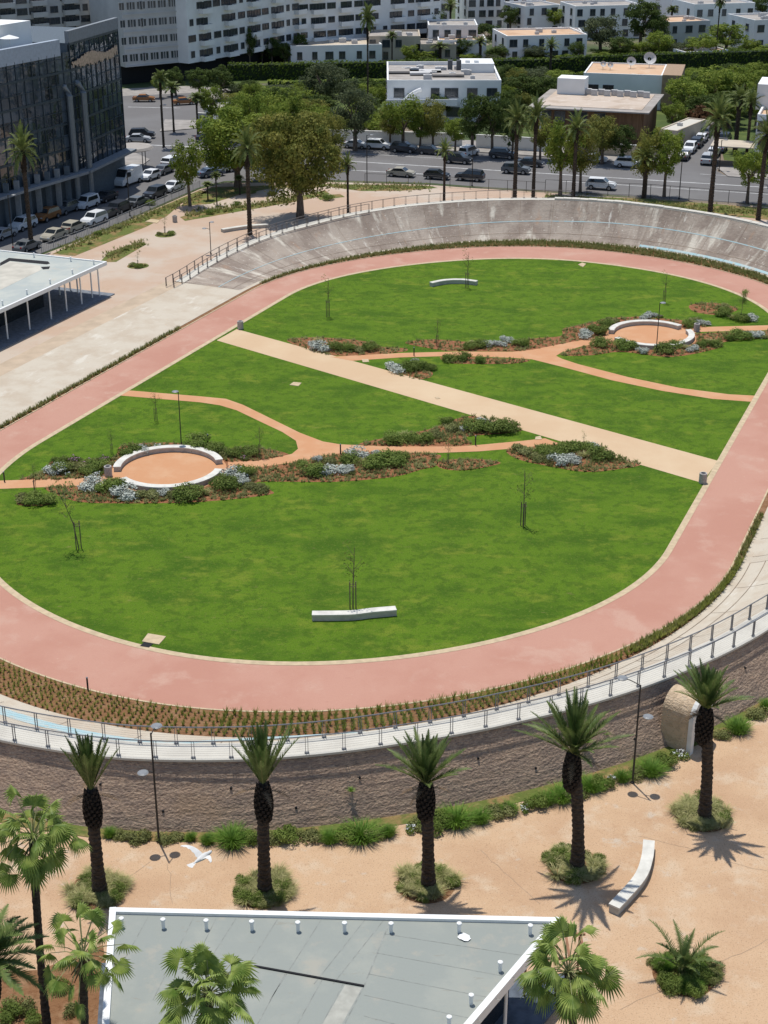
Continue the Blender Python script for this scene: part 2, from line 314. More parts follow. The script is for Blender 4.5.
# pavements with kerbs
def pavement(pts, h=0.13, m=M_pave, name='pavement'):
    mb = MB(); mb.prism([(P(*p).x, P(*p).y) for p in pts], 0, h); o = mb.build(name, m); o['kind'] = 'structure'; return o
pavement([(-80, 275), (0, 240), (128, 176), (150, 160), (128, 150), (90, 150), (-80, 235)])
pavement([(330, 147), (470, 152), (560, 158), (672, 167), (712, 122), (700, 118), (650, 150), (560, 146), (470, 141), (330, 136)])
pavement([(728, 177), (1000, 194), (1000, 176), (768, 165), (717, 168)])
sheet('pavement', [(90, 98), (190, 94), (245, 108), (250, 100), (226, 88), (186, 86), (90, 90)], 0.003, M_pave)
pavement([(205, 128), (160, 132), (165, 120), (235, 122), (235, 130)])
pavement([(170, 147), (240, 150), (240, 156), (235, 160), (200, 150)])

# ------------------------------------------------------------------ velodrome oval
CN, CF, CV, RI = 103.0, 152.5, -48.4, 28.15
NS = 44
def ring_samples():
    L = []
    N = 120
    for i in range(N+1):
        a = R(90+180*i/N); r_ = RI-(0.65 if a < math.pi else -0.15)*math.sin(2*a)**2; L.append(('n', a, CN+r_*math.cos(a), CV+r_*math.sin(a), math.cos(a), math.sin(a)))
    for i in range(1, NS):
        t = i/NS; L.append(('l', t, CN+(CF-CN)*t, CV-RI, 0, -1))
    for i in range(N+1):
        a = R(-90+180*i/N); r_ = RI+(0.9 if a > 0 else -1.0)*math.sin(2*a)**2; L.append(('f', a, CF+r_*math.cos(a), CV+r_*math.sin(a), math.cos(a), math.sin(a)))
    for i in range(1, NS):
        t = i/NS; L.append(('r', t, CF+(CN-CF)*t, CV+RI, 0, 1))
    return L
RS = ring_samples()
def tip(s): return s[4]**2
def o_kerb(s): return 0.5
def o_red(s): return 5.1+1.15*tip(s)
def o_pl(s):
    return 5.75+3.75*tip(s)
def o_in(s):
    if s[0] == 'l': return 13.9
    if s[0] == 'f':
        d = math.degrees(s[1]); return interp(d, [(-90, 13.9), (-60, 14.0), (-40, 14.9), (-10, 15.3), (20, 14.6), (90, 12.0)])
    base = interp(math.degrees(s[1]), [(90, 12.0), (112, 11.9), (125, 12.4), (140, 13.2), (150, 13.9), (160, 14.9), (170, 15.7), (180, 16.0), (215, 15.0), (270, 13.9)])
    return base
def o_out(s): return o_in(s)+1.5
def interp(x, tb):
    for (a, b), (c, d) in zip(tb, tb[1:]):
        if a <= x <= c: return b+(d-b)*(x-a)/(c-a)
    return tb[0][1] if x < tb[0][0] else tb[-1][1]
def hgt(s):
    if s[0] == 'n': return interp(math.degrees(s[1]), [(90, 3.2), (120, 3.4), (140, 3.5), (215, 3.5), (255, 1.0), (268, 0.15)])
    if s[0] == 'l': return 0.12
    if s[0] == 'f': return interp(math.degrees(s[1]), [(-90, 0.13), (-87, 0.3), (-80, 1.0), (-71, 2.0), (-65, 2.5), (-56, 3.0), (-50, 3.35), (-40, 3.7), (-25, 4.0), (0, 4.25), (20, 4.1), (90, 3.4)])
    return 3.4-0.2*s[1]
def pt(s, off, z=0.0): return W(s[2]+s[4]*off, s[3]+s[5]*off, z)
# arc length
AL = [0.0]
for a, b in zip(RS, RS[1:]): AL.append(AL[-1]+(pt(a, 6)-pt(b, 6)).length)
def strip(name, fa, fb, za, zb, m, rng=None, nx=1, zshape=None, kind='structure', jit=0, lift=0.0, parent=None, closed=False):
    idx = list(range(len(RS))) if rng is None else rng
    mb = MB(); uv = []; n = len(idx)
    for k, i in enumerate(idx):
        s = RS[i]; a, b = fa(s), fb(s); z0 = za(s) if callable(za) else za; z1 = zb(s) if callable(zb) else zb
        for j in range(nx+1):
            t = j/nx; zt = zshape(t) if zshape else t
            j_ = (random.uniform(-jit, jit) if jit else 0)
            mb.v.append(tuple(pt(s, a+(b-a)*t+j_, z0+(z1-z0)*zt+lift)))
            uv.append((AL[i], t*math.hypot(b-a, z1-z0)))
    m_ = nx+1; L = n if rng is None else n-1
    for k in range(L):
        k2 = (k+1) % n
        for j in range(nx): mb.f.append((k*m_+j, k2*m_+j, k2*m_+j+1, k*m_+j+1)); mb.mi.append(0)
    o = mb.build(name, m, uvs=uv, parent=parent)
    if parent is None and kind: o['kind'] = kind
    return o
def irng(f): return [i for i, s in enumerate(RS) if f(s)]
lawn_pts = [(pt(s, 0).x, pt(s, 0).y) for s in RS]
sheet('lawn', lawn_pts, 0.012, M_lawn, px=False)
strip('track_kerb', lambda s: -0.0, o_kerb, 0.03, 0.03, M_kerb)
strip('running_track', o_kerb, o_red, 0.016, 0.016, M_track)
strip('track_kerb', o_red, lambda s: o_red(s)+0.14, 0.05, 0.05, M_kerb)
strip('planting_soil', lambda s: o_red(s)+0.14, o_pl, 0.025, 0.025, M_soil)
# concrete foot and bank
foot = 0.55
strip('bank_foot', o_pl, lambda s: o_pl(s)+foot, 0.05, 0.06, M_slab)
bank_i = irng(lambda s: s[0] != 'l')
left_i = irng(lambda s: s[0] == 'l' or (s[0] == 'n' and s[1] > R(262)) or (s[0] == 'f' and s[1] < R(-89)))
prof = lambda t: 0.55*t+0.45*t*t
strip('banked_track', lambda s: o_pl(s)+foot, o_in, 0.06, hgt, M_conc, rng=irng(lambda s: s[0] == 'f'), nx=8, zshape=prof)
rn = irng(lambda s: s[0] == 'r')
near_i = irng(lambda s: s[0] == 'n')
jr = [irng(lambda s: s[0] == 'f')[-1]]+rn
strip('banked_track', lambda s: o_pl(s)+foot, o_in, 0.06, hgt, M_slab, rng=jr+[0], nx=8, zshape=prof)
strip('banked_track', lambda s: o_pl(s)+foot, o_in, 0.06, hgt, M_slab, rng=near_i, nx=8, zshape=prof)
li = [near_i[-1]]+irng(lambda s: s[0] == 'l')+[irng(lambda s: s[0] == 'f')[0]]
strip('concrete_slab', lambda s: o_pl(s)+foot, lambda s: 13.9, 0.06, 0.12, M_slab, rng=li, nx=2)
strip('tan_paving_band', lambda s: 13.9, lambda s: 16.4, 0.12, 0.02, M_band, rng=li)
def bankz(s, off):
    a, b = o_pl(s)+foot, o_in(s); t = (off-a)/(b-a); return 0.06+(hgt(s)-0.06)*prof(t)
def bandstrip(name, da, db, m, rng, lift=0.02):
    strip(name, lambda s: o_pl(s)+foot+da(s), lambda s: o_pl(s)+foot+db(s), lambda s: bankz(s, o_pl(s)+foot+da(s)), lambda s: bankz(s, o_pl(s)+foot+db(s)), m, rng=rng, nx=3, lift=lift)
far_i = irng(lambda s: s[0] == 'f')
bandstrip('blue_band', lambda s: 0.05, lambda s: 0.45, M_blue, irng(lambda s: s[0] == 'f' and s[1] > R(5)), 0.02)
bandstrip('blue_band', lambda s: 0.95, lambda s: 2.5, M_blue, irng(lambda s: s[0] == 'n' and (s[1] > R(169) or R(129) < s[1] < R(146))), 0.02)
bandstrip('blue_line', lambda s: 2.9, lambda s: 3.0, M_blue, far_i, 0.03)
for d in (0.0, 1.1):
    bandstrip('joint_line', (lambda s, d=d: d+0.01), (lambda s, d=d: d+0.06), M_joint, irng(lambda s: s[0] == 'n' and s[1] < R(140)), 0.03)
bandstrip('joint_line', lambda s: 1.1, lambda s: 1.16, M_joint, far_i, 0.024)
# slab joints across the bank
mb = MB()
for i in far_i[::4]+rn[::3]+near_i[::5]:
    s = RS[i]; b0 = o_pl(s)+foot
    prev = None
    for k in range(9):
        off = b0+(o_in(s)-b0)*k/8; p = pt(s, off, bankz(s, off)+0.022)
        tdir = Vector((W(-s[5], s[4])).to_tuple())*0.018
        if prev: mb.q(prev[0], prev[1], p+tdir, p-tdir)
        prev = (p-tdir, p+tdir)
mb.build('slab_joints', M_joint)['kind'] = 'structure'
# walkway on top of the bank
walk_i = irng(lambda s: s[0] == 'n' and s[1] < R(250))
strip('bank_walkway', o_in, o_out, hgt, hgt, M_walk, rng=walk_i, lift=0.03)
strip('bank_walkway', o_in, o_out, hgt, hgt, M_walk, rng=jr+[0], lift=0.03)
strip('bank_walkway', o_in, lambda s: o_in(s)+1.25, hgt, hgt, M_walk, rng=far_i, lift=0.03)
# copings: raised lip
def lip(name, fo, w_, hh, rng, m):
    mb = MB(); idx = rng
    for k, i in enumerate(idx):
        s = RS[i]; o_ = fo(s); z = hgt(s)
        for a, b in ((0, -0.12), (0, hh), (w_, hh), (w_, -0.10)): mb.v.append(tuple(pt(s, o_+a, z+b)))
    for k in range(len(idx)-1):
        for j in range(3): mb.f.append((k*4+j, k*4+4+j, k*4+5+j, k*4+1+j)); mb.mi.append(0)
    return mb.build(name, m)
near_wall_i = jr+walk_i
wall = empty('stone_wall', pt(RS[walk_i[40]], o_out(RS[walk_i[40]])), 0, 'long curved brown rubble stone wall holding up the near end of the bank', 'wall')
def absparent(o, p):
    o.parent = p; o.matrix_parent_inverse = Matrix.Translation(-Vector(p.location)); return o
def batter(s): return 1.95 if s[0] == 'n' else 1.5
absparent(strip('wall_face', lambda s: o_out(s)+0.02, lambda s: o_out(s)+batter(s), lambda s: hgt(s)-0.1, 0.0, M_wall, rng=near_wall_i, nx=22, jit=0.012), wall)
absparent(lip('coping', lambda s: o_out(s)-0.06, 0.24, 0.04, near_wall_i, M_walk), wall)
mb = MB(); _w = random.Random(6)
for k, i in enumerate(walk_i[::3]):
    s = RS[i]; z = 1.0 if k % 2 else 2.1; f_ = 1-z/hgt(s); p = pt(s, o_out(s)+.02+(batter(s)-.02)*f_+.0, z); nn = (pt(s, 1)-pt(s, 0)).normalized(); q_ = p+nn*.05; p2 = p-nn*.2
    mb.tube([p2, q_], .07, 8)
absparent(mb.build('weep_holes', M_dark), wall)
# far side retaining wall + low coping
wall2 = empty('retaining_wall', pt(RS[far_i[60]], 45), 0, 'pale block coping and rear wall along the top of the far bank', 'wall')
mbk = MB()
fw = []
for i in far_i: fw.append(i)
absparent(strip('wall_face', lambda s: o_in(s)+1.3, lambda s: o_in(s)+1.5, hgt, 0.0, M_grey, rng=far_i), wall2)
mb = MB()
for k in range(0, len(far_i)-1):
    s = RS[far_i[k]]
    if s[1] < R(-12): continue
    p = pt(s, o_in(s)+0.55, hgt(s)+0.03+0.12); q_ = pt(RS[far_i[k+1]], o_in(RS[far_i[k+1]])+0.55, hgt(s)+0.15)
    d = q_-p; mb.box(((p.x+q_.x)/2, (p.y+q_.y)/2, p.z-0.02+random.uniform(-.02, .02)), (d.length-0.03, 0.9, 0.22), math.atan2(d.y, d.x))
absparent(mb.build('coping_blocks', M_walk), wall2)

# ------------------------------------------------------------------ paths and beds on the lawn
sheet('beige_path', [(236.7, 329.3), (718, 461), (702, 483), (216.7, 340.5)], 0.020, M_path)
upA = [(128, 390.5), (200, 396.5), (226, 399), (243, 405), (300, 433), (323, 441.7), (340, 444.5), (380, 446.5), (456, 446.7), (480, 445), (523, 441), (545, 438.5)]
loA = [(560, 444), (540, 446), (516, 448.5), (480, 451.5), (440, 453), (350, 452.3), (326, 455.5), (300, 461.7), (262, 467), (228, 471), (228, 462), (257, 461), (280, 457), (292, 454), (298, 449), (296, 441), (282, 432), (266, 424.5), (236.7, 410.5), (220, 405.5), (200, 402.5), (118, 395.5)]
sheet('orange_path', upA+loA, 0.024, M_opath)
sheet('orange_path', [(-20, 481.5), (83, 478), (118, 475.5), (124, 482), (80, 486), (-20, 489.8)], 0.024, M_opath)
upB = [(330, 357), (400, 353.2), (456, 351.7), (512, 352), (532, 350), (572, 342), (609, 335.5), (612, 341), (580, 347), (562, 352.5), (556, 356), (562, 359), (579, 364.5), (629, 377.5), (679, 388), (729, 394.5), (757, 396)]
loB = [(752, 402), (712, 399), (662, 391), (612, 380.5), (562, 367), (532, 359.5), (512, 358), (456, 356), (400, 357.6), (352, 361)]
sheet('orange_path', upB+loB, 0.024, M_opath)
sheet('orange_path', [(690, 328.5), (709, 327), (800, 324.6), (800, 329.6), (702, 332), (690, 334)], 0.024, M_opath)
beds = [
 [(20, 480), (44, 471), (54, 460), (84, 460), (114, 457), (121, 446), (150, 443), (182, 443.5), (226, 451), (234, 448), (266, 449), (288, 454), (280, 457), (228, 470), (124, 480), (90, 478), (60, 480)],
 [(45, 488), (80, 486), (124, 481), (228, 471), (262, 467), (300, 461.7), (350, 452.5), (434, 454), (438, 460), (436, 466), (420, 470), (393, 477), (333, 482), (258, 482), (270, 490), (268, 495), (200, 502), (122, 503.5), (74, 501)],
 [(363, 445.5), (380, 439), (427, 430), (456, 419), (483, 416), (517, 426), (521, 431), (500, 434), (466, 437), (466, 446)],
 [(506, 451), (520, 446), (557, 442.5), (600, 445), (614, 454), (641, 464), (620, 469), (587, 472), (553, 467), (520, 460)],
 [(440, 461), (473, 459), (498, 461.7), (496, 465), (463, 470.5), (440, 468)],
 [(287, 341), (310, 337.5), (345, 339), (373, 343), (382, 347), (406, 348.5), (398, 352.5), (330, 355.5)],
 [(390, 369), (405, 372), (430, 371), (431, 377), (417, 379.5), (400, 376)],
 [(405, 343), (433, 339.5), (470, 342), (512, 341), (540, 338), (561, 336), (563, 329), (575, 326), (600, 321), (640, 318), (680, 320), (700, 325), (706, 327), (690, 332), (609, 336), (572, 343), (532, 351), (456, 351), (440, 350)],
 [(443, 356.5), (500, 358.5), (530, 360), (515, 363.5), (480, 364), (450, 363)],
 [(560, 355), (580, 348), (612, 341), (690, 334), (768, 331), (800, 330), (800, 338), (768, 338), (725, 342), (719, 348), (672, 357), (622, 352), (590, 355.5)],
 [(640, 318), (600, 321), (612, 318), (660, 316)],
 [(20, 500), (30, 497), (50, 497), (52, 503), (40, 506), (18, 505)],
 [(690, 305), (715, 303), (738, 309), (720, 315), (695, 312)]]
for i, b in enumerate(beds): sheet('mulch_bed', smoothpx(b, 4), 0.0165+0.0004*(i % 3), M_mulch)
def inpoly(x, y, poly):
    c = False; n = len(poly)
    for i in range(n):
        (x1, y1), (x2, y2) = poly[i], poly[(i+1) % n]
        if (y1 > y) != (y2 > y) and x < (x2-x1)*(y-y1)/(y2-y1)+x1: c = not c
    return c
_rg = random.Random(77); gc = MB(); ob = [upA+loA, upB+loB]
for b in beds:
    xs = [p[0] for p in b]; ys = [p[1] for p in b]; sm = smoothpx(b, 4)
    for _ in range(int((max(xs)-min(xs))*(max(ys)-min(ys))*0.22)):
        x, y = _rg.uniform(min(xs), max(xs)), _rg.uniform(min(ys), max(ys))
        if not inpoly(x, y, sm) or any(inpoly(x, y, o_) for o_ in ob): continue
        p = P(x, y)
        if (p-P(169, 470.5)).length < 5 or (p-P(651, 336.5)).length < 4.9: continue
        hh = _rg.uniform(.12, .32)
        for _k in range(9):
            a = _rg.uniform(0, 6.28); d_ = Vector((math.cos(a), math.sin(a), 0)); sd_ = Vector((-d_.y, d_.x, 0))*.035; t_ = p+d_*_rg.uniform(.08, .28)+Vector((0, 0, hh*_rg.uniform(.5, 1.1)))
            gc.q(p-sd_, p+sd_, t_+sd_*.5, t_-sd_*.5)
gc.build('ground_cover', M_shrubO)['kind'] = 'stuff'
# circular squares with bench rings
def disc(c, r, z, m, name):
    mb = MB(); mb.v = [(c.x+r*math.cos(2*math.pi*k/64), c.y+r*math.sin(2*math.pi*k/64), z) for k in range(64)]; mb.f = [tuple(range(64))]; mb.mi = [0]
    o = mb.build(name, m); o['kind'] = 'structure'; return o
def arc_bench(c, r0, r1, a0, a1, h, label, group='curved benches of the two round seating circles'):
    t = empty('curved_bench', (c.x, c.y, 0), 0, label, 'bench', group)
    n = 40; mb = MB(); top = MB()
    for bm, ra, rb, z0, z1 in ((mb, r0+0.05, r1-0.05, 0.02, h-0.1), (top, r0, r1, h-0.098, h)):
        for k in range(n+1):
            a = R(a0+(a1-a0)*k/n)
            for rr, zz in ((ra, z0), (rb, z0), (rb, z1), (ra, z1)): bm.v.append((rr*math.cos(a), rr*math.sin(a), zz))
        for k in range(n):
            for j in range(4):
                j2 = (j+1) % 4; bm.f.append((k*4+j, k*4+4+j, k*4+4+j2, k*4+j2)); bm.mi.append(0)
        bm.f += [(0, 1, 2, 3), (n*4+3, n*4+2, n*4+1, n*4)]; bm.mi += [0, 0]
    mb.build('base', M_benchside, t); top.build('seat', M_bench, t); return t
def angof(c, x, y):
    p = P(x, y)-c; return math.degrees(math.atan2(p.y, p.x)) % 360
cL = P(169, 470.5); cR = P(651, 336.5)
disc(cL, 4.9, 0.028, M_opath, 'orange_path'); disc(cR, 4.8, 0.028, M_opath, 'orange_path')
def _a(v): return v-360 if v > 270 else v
arc_bench(cL, 4.05, 4.7, _a(angof(cL, 224, 464)), angof(cL, 114, 472), 0.48, 'long white curved bench on the far side of the left seating circle')
arc_bench(cL, 4.05, 4.7, angof(cL, 122, 483), _a(angof(cL, 223, 474))+360, 0.48, 'white curved bench on the near side of the left seating circle')
arc_bench(cR, 3.95, 4.6, _a(angof(cR, 686, 328)), angof(cR, 607, 334), 0.48, 'long white curved bench on the far side of the right seating circle')
arc_bench(cR, 3.95, 4.6, angof(cR, 612, 342), _a(angof(cR, 695, 333))+360, 0.48, 'white curved bench on the near side of the right seating circle')
def path_bench(pts, w_, h, label, z0=0.0, joint=True):
    """bent block bench along world points (centre line)"""
    sm = smoothpx([(p.x, p.y) for p in pts], 6, closed=False); c = Vector((sm[len(sm)//2][0], sm[len(sm)//2][1], z0))
    t = empty('concrete_bench', c, 0, label, 'bench')
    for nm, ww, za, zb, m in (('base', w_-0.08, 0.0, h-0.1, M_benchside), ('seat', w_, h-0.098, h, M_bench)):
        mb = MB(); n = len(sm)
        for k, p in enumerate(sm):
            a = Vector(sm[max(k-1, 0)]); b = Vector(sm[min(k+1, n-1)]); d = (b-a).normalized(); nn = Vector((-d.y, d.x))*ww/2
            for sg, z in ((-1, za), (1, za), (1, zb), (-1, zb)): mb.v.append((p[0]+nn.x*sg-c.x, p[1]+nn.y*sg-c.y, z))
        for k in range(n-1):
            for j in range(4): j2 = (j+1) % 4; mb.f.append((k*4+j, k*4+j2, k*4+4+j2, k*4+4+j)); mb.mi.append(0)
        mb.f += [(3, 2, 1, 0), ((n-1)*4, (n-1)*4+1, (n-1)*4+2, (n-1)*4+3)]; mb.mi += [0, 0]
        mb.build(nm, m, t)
    return t
hB = 0.5
path_bench([P(312, 613, hB), P(350, 612.5, hB), P(372, 610, hB), P(396, 608, hB)], 0.62, hB, 'white bent block bench on the near lawn in front of a thin sapling', 0.012)
path_bench([P(431, 282.5, hB), P(445, 279.8, hB), P(462, 279.3, hB), P(477, 281, hB)], 0.6, hB, 'small pale block bench on the far lawn under a thin sapling', 0.012)
path_bench([P(649, 840, hB), P(647, 858, hB), P(639, 878, hB), P(614, 906, hB)], 0.62, hB, 'white bent block bench on the paving between two short palms', 0.004)
path_bench([P(222, 229, 0.45), P(245, 225.5, 0.45), P(268, 224, 0.45)], 0.7, 0.45, 'long low grey bench on the far paving beside a palm trunk')
# bins
def make_bin():
    t = empty('litter_bin', (0, 0, 0)); mb = MB()
    prof_ = [(0.30, 0), (0.33, 0.03), (0.33, 0.82), (0.30, 0.86), (0.21, 0.86), (0.20, 0.5)]
    n = 20
    for r_, z in prof_:
        for k in range(n): mb.v.append((r_*math.cos(2*math.pi*k/n), r_*math.sin(2*math.pi*k/n), z))
    for i in range(len(prof_)-1):
        for k in range(n): k2 = (k+1) % n; mb.f.append((i*n+k, i*n+k2, (i+1)*n+k2, (i+1)*n+k)); mb.mi.append(0)
    mb.build('shell', M_bin, t)
    mb = MB(); mb.v = [(0.205*math.cos(2*math.pi*k/n), 0.205*math.sin(2*math.pi*k/n), 0.6) for k in range(n)]; mb.f = [tuple(range(n))]; mb.mi = [0]
    mb.build('liner', M_dark, t); return t
kb = Kind(make_bin)
for x, y, s_, l in ((702.5, 483, 1, 'at the right end of the wide beige path by the red track'), (108.5, 476, 1, 'at the left end of the left curved bench'), (240.5, 329, 1, 'at the far left end of the wide beige path'), (696.5, 331.5, 1, 'at the right end of the right curved bench'), (175, 222, 1, 'on the far left paving by the green verge')):
    kb.put(P(x, y)+Vector((0, 0, 0.01)), 0, (s_, s_, s_*1.05), 'round concrete bin '+l, 'bin', 'round concrete bins')
# white slabs
def slab(pts, label, grate=None):
    w_ = [P(*p) for p in pts]; c = sum(w_, Vector())/len(w_); w_ = [c+(p-c)*(.8 if grate is None else 1) for p in w_]
    t = empty('drain_cover', (c.x, c.y, 0), 0, label, 'slab'); mb = MB(); mb.prism([(p.x-c.x, p.y-c.y) for p in w_], 0.0, 0.06); mb.build('cover', M_kerb, t)
    if grate:
        g = [P(*p) for p in grate]; mb = MB(); mb.prism([(p.x-c.x, p.y-c.y) for p in g], 0.0, 0.045); mb.build('grate', M_dark, t)
slab([(142, 642), (148, 634), (166, 637), (159, 645)], 'white slab with a dark grate on the near lawn edge of the track', [(141, 643.5), (150, 646), (154, 649), (142, 647)] and [(140, 646.5), (144, 642.5), (153, 644.5), (149, 648)])
slab([(293, 382), (303, 383), (299, 387), (288, 385.5)], 'small white slab at the lower edge of the beige path')
slab([(361, 359.5), (369, 359), (370, 362.5), (362, 363)], 'small white slab in the grass beside the narrow orange path')
slab([(535, 437), (541, 436), (543, 440), (534, 440.5)], 'small white slab in the grass where orange and beige paths meet')
slab([(577, 265), (582, 262.5), (587, 264), (583, 268)], 'small white slab at the far lawn edge by the red track')
slab([(143, 222), (150, 219), (162, 220), (158, 224)], 'pale slab on the green verge by the left street')
slab([(434, 397.5), (439, 397), (441, 399), (436, 399.6)], 'small grey drain cover in the middle of the beige path')

# ------------------------------------------------------------------ railings
def railing(name, fo, rng, step, label, m, hh=1.05, wires=7, zl=0.06):
    pts = [pt(RS[i], fo(RS[i]), hgt(RS[i])+zl) for i in rng]
    c = pts[len(pts)//2]; t = empty(name, c, 0, label, 'railing')
    mb = MB(); mb.tube([p+Vector((0, 0, hh))-c for p in pts], 0.035, 6); mb.build('top_rail', m, t)
    wb = MB()
    for k in range(wires): wb.tube([p+Vector((0, 0, 0.12+k*(hh-0.2)/(wires-1)))-c for p in pts[::2]+[pts[-1]]], 0.0045, 3, cap=False)
    # posts along arc length
    cum = [0]
    for a, b in zip(pts, pts[1:]): cum.append(cum[-1]+(b-a).length)
    n = int(cum[-1]/step); pm = MB()
    for sg in (-1, 1): pm.box((sg*0.07, 0, hh/2), (0.022, 0.07, hh))
    pm.box((0, 0, 0.03), (0.26, 0.14, 0.02))
    proto = None
    for k in range(n+1):
        d = cum[-1]*k/n; i = 0
        while i < len(cum)-2 and cum[i+1] < d: i += 1
        f_ = (d-cum[i])/max(1e-6, cum[i+1]-cum[i]); p = pts[i].lerp(pts[i+1], f_); tg = pts[i+1]-pts[i]
        if proto is None: proto = o = pm.build('post', m, t)
        else: o = proto.copy(); COL.objects.link(o); o.parent = t
        o.location = p-c; o.rotation_euler.z = math.atan2(tg.y, tg.x)
    wb.build('wire_infill', m, t)
    return t
near_r = irng(lambda s: s[0] == 'r' and s[1] > 0.5)+irng(lambda s: s[0] == 'n' and s[1] < R(205))
railing('metal_railing', lambda s: o_out(s)-0.02, near_r, 2.05, 'grey metal railing along the outer edge of the near bank top', M_steel, zl=0.07)
railing('metal_railing', lambda s: o_in(s)+0.05, near_r, 2.05, 'grey metal railing along the inner edge of the near bank top', M_steel)
fr = irng(lambda s: s[0] == 'l' and s[1] > .95)+irng(lambda s: s[0] == 'f' and s[1] < R(-8))
railing('metal_railing', lambda s: o_in(s)+1.15, fr, 1.6, 'brown metal railing behind the coping of the far bank', M_rust, wires=4)
fr2 = irng(lambda s: s[0] == 'l' and s[1] > .95)+irng(lambda s: s[0] == 'f' and s[1] < R(-45))
railing('metal_railing', lambda s: o_in(s)+0.1, fr2, 1.9, 'brown metal railing above the slope at the left end of the far bank', M_rust, wires=4)

# ------------------------------------------------------------------ plants
def blade_mesh(n, h, spread, w_=0.02, droop=0.3, seed=0, base=0.1, seg=2):
    rg = random.Random(seed); mb = MB()
    for _ in range(n):
        a = rg.uniform(0, 2*math.pi); out = rg.uniform(0.1, 1)*spread; hh = h*rg.uniform(0.6, 1.1)
        b = Vector((math.cos(a), math.sin(a), 0)); p0 = b*rg.uniform(0, base); sd_ = Vector((-b.y, b.x, 0))*w_
        ps = []
        for k in range(seg+1):
            t = k/seg; ps.append(p0+b*out*(t**1.5)+Vector((0, 0, hh*(t-droop*t*t))))
        for k in range(seg):
            wa = sd_*(1-k/seg*0.7); wb_ = sd_*(1-(k+1)/seg*0.9)
            mb.q(ps[k]-wa, ps[k]+wa, ps[k+1]+wb_, ps[k+1]-wb_)
    return mb
def dome_mesh(n, r, h, leaf, seed=0, lumps=7):
    rg = random.Random(seed); mb = MB()
    cs = [(Vector((rg.uniform(-.6, .6)*r, rg.uniform(-.6, .6)*r, rg.uniform(0.15, 0.6)*h)), rg.uniform(0.35, 0.6)*r) for _ in range(lumps)]
    for _ in range(n):
        c, cr = rg.choice(cs); d = Vector((rg.gauss(0, 1), rg.gauss(0, 1), abs(rg.gauss(0, 1))*0.9-0.1)).normalized()
        p = c+d*cr*rg.uniform(0.55, 1.05)*Vector((1, 1, 1)).x; p.z = max(0.02, min(p.z, h*1.15))
        nrm = (d+Vector((rg.gauss(0, .5), rg.gauss(0, .5), rg.gauss(0, .5)))).normalized()
        a = nrm.orthogonal().normalized(); a.rotate(Quaternion(nrm, rg.uniform(0, 6.28))); b = nrm.cross(a)
        s_ = leaf*rg.uniform(0.6, 1.3)
        mb.q(p-a*s_-b*s_*0.5, p+a*s_*0.6-b*s_*0.6, p+a*s_+b*s_*0.4, p-a*s_*0.6+b*s_*0.6)
    return mb
def one(name, mbf, m): return lambda: mbf().build(name, m)
K_green = [Kind(one('green_shrub', lambda i=i: dome_mesh(1900, 0.75, 0.70, 0.045, 20+i, 11), M_shrubG)) for i in range(3)]
K_silver = [Kind(one('silver_shrub', lambda i=i: dome_mesh(1500, 0.7, 0.60, 0.045, 30+i, 10), M_shrubS)) for i in range(2)]
K_olive = [Kind(one('olive_shrub', lambda i=i: dome_mesh(1500, 0.7, 0.45, 0.05, 40+i, 12), M_shrubO)) for i in range(2)]
K_straw = [Kind(one('ornamental_tuft', lambda i=i: blade_mesh(260, 0.75, 0.65, 0.012, 0.45, 50+i, 0.2, 3), M_shrubY)) for i in range(2)]
K_spiky = [Kind(one('spiky_shrub', lambda i=i: blade_mesh(900, 0.85, 0.62, 0.012, 0.3, 60+i, 0.5, 3), M_bright)) for i in range(2)]
def K_fl(m, nm):
    def mk():
        t = empty(nm, (0, 0, 0)); dome_mesh(420, 0.5, 0.4, 0.05, 71).build('foliage', M_shrubG, t); dome_mesh(70, 0.5, 0.5, 0.05, 72).build('blossom', m, t); return t
    return Kind(mk)
K_white = K_fl(M_flower, 'flowering_plant'); K_mauve = K_fl(M_pink, 'flowering_plant')
KS = {'g': (K_green, 'leafy green shrub'), 's': (K_silver, 'rounded silver grey shrub'), 'o': (K_olive, 'low olive green shrub'), 'y': (K_straw, 'straw coloured feathery grass tuft'), 'b': (K_spiky, 'bright green spiky shrub'), 'w': ([K_white], 'white flowering plant'), 'm': ([K_mauve], 'mauve flowering plant')}
def plant(lst, among, group, w0=1.12, z=0.02):
    items = []
    for i, (k, x, y, wpx) in enumerate(lst):
        ks, d = KS[k]; K = ks[i % len(ks)]; s_ = wpx/ppm(x, y)/w0*(.68 if k == 'b' else 1)
        o = K.put(P(x, y)+Vector((0, 0, z)), random.uniform(0, 6.28), (s_, s_*random.uniform(.85, 1.15), min(1.3, 0.35+s_*0.5)), None)
        items.append((x, o, d))
    order(items, 'shrub' , group, among)
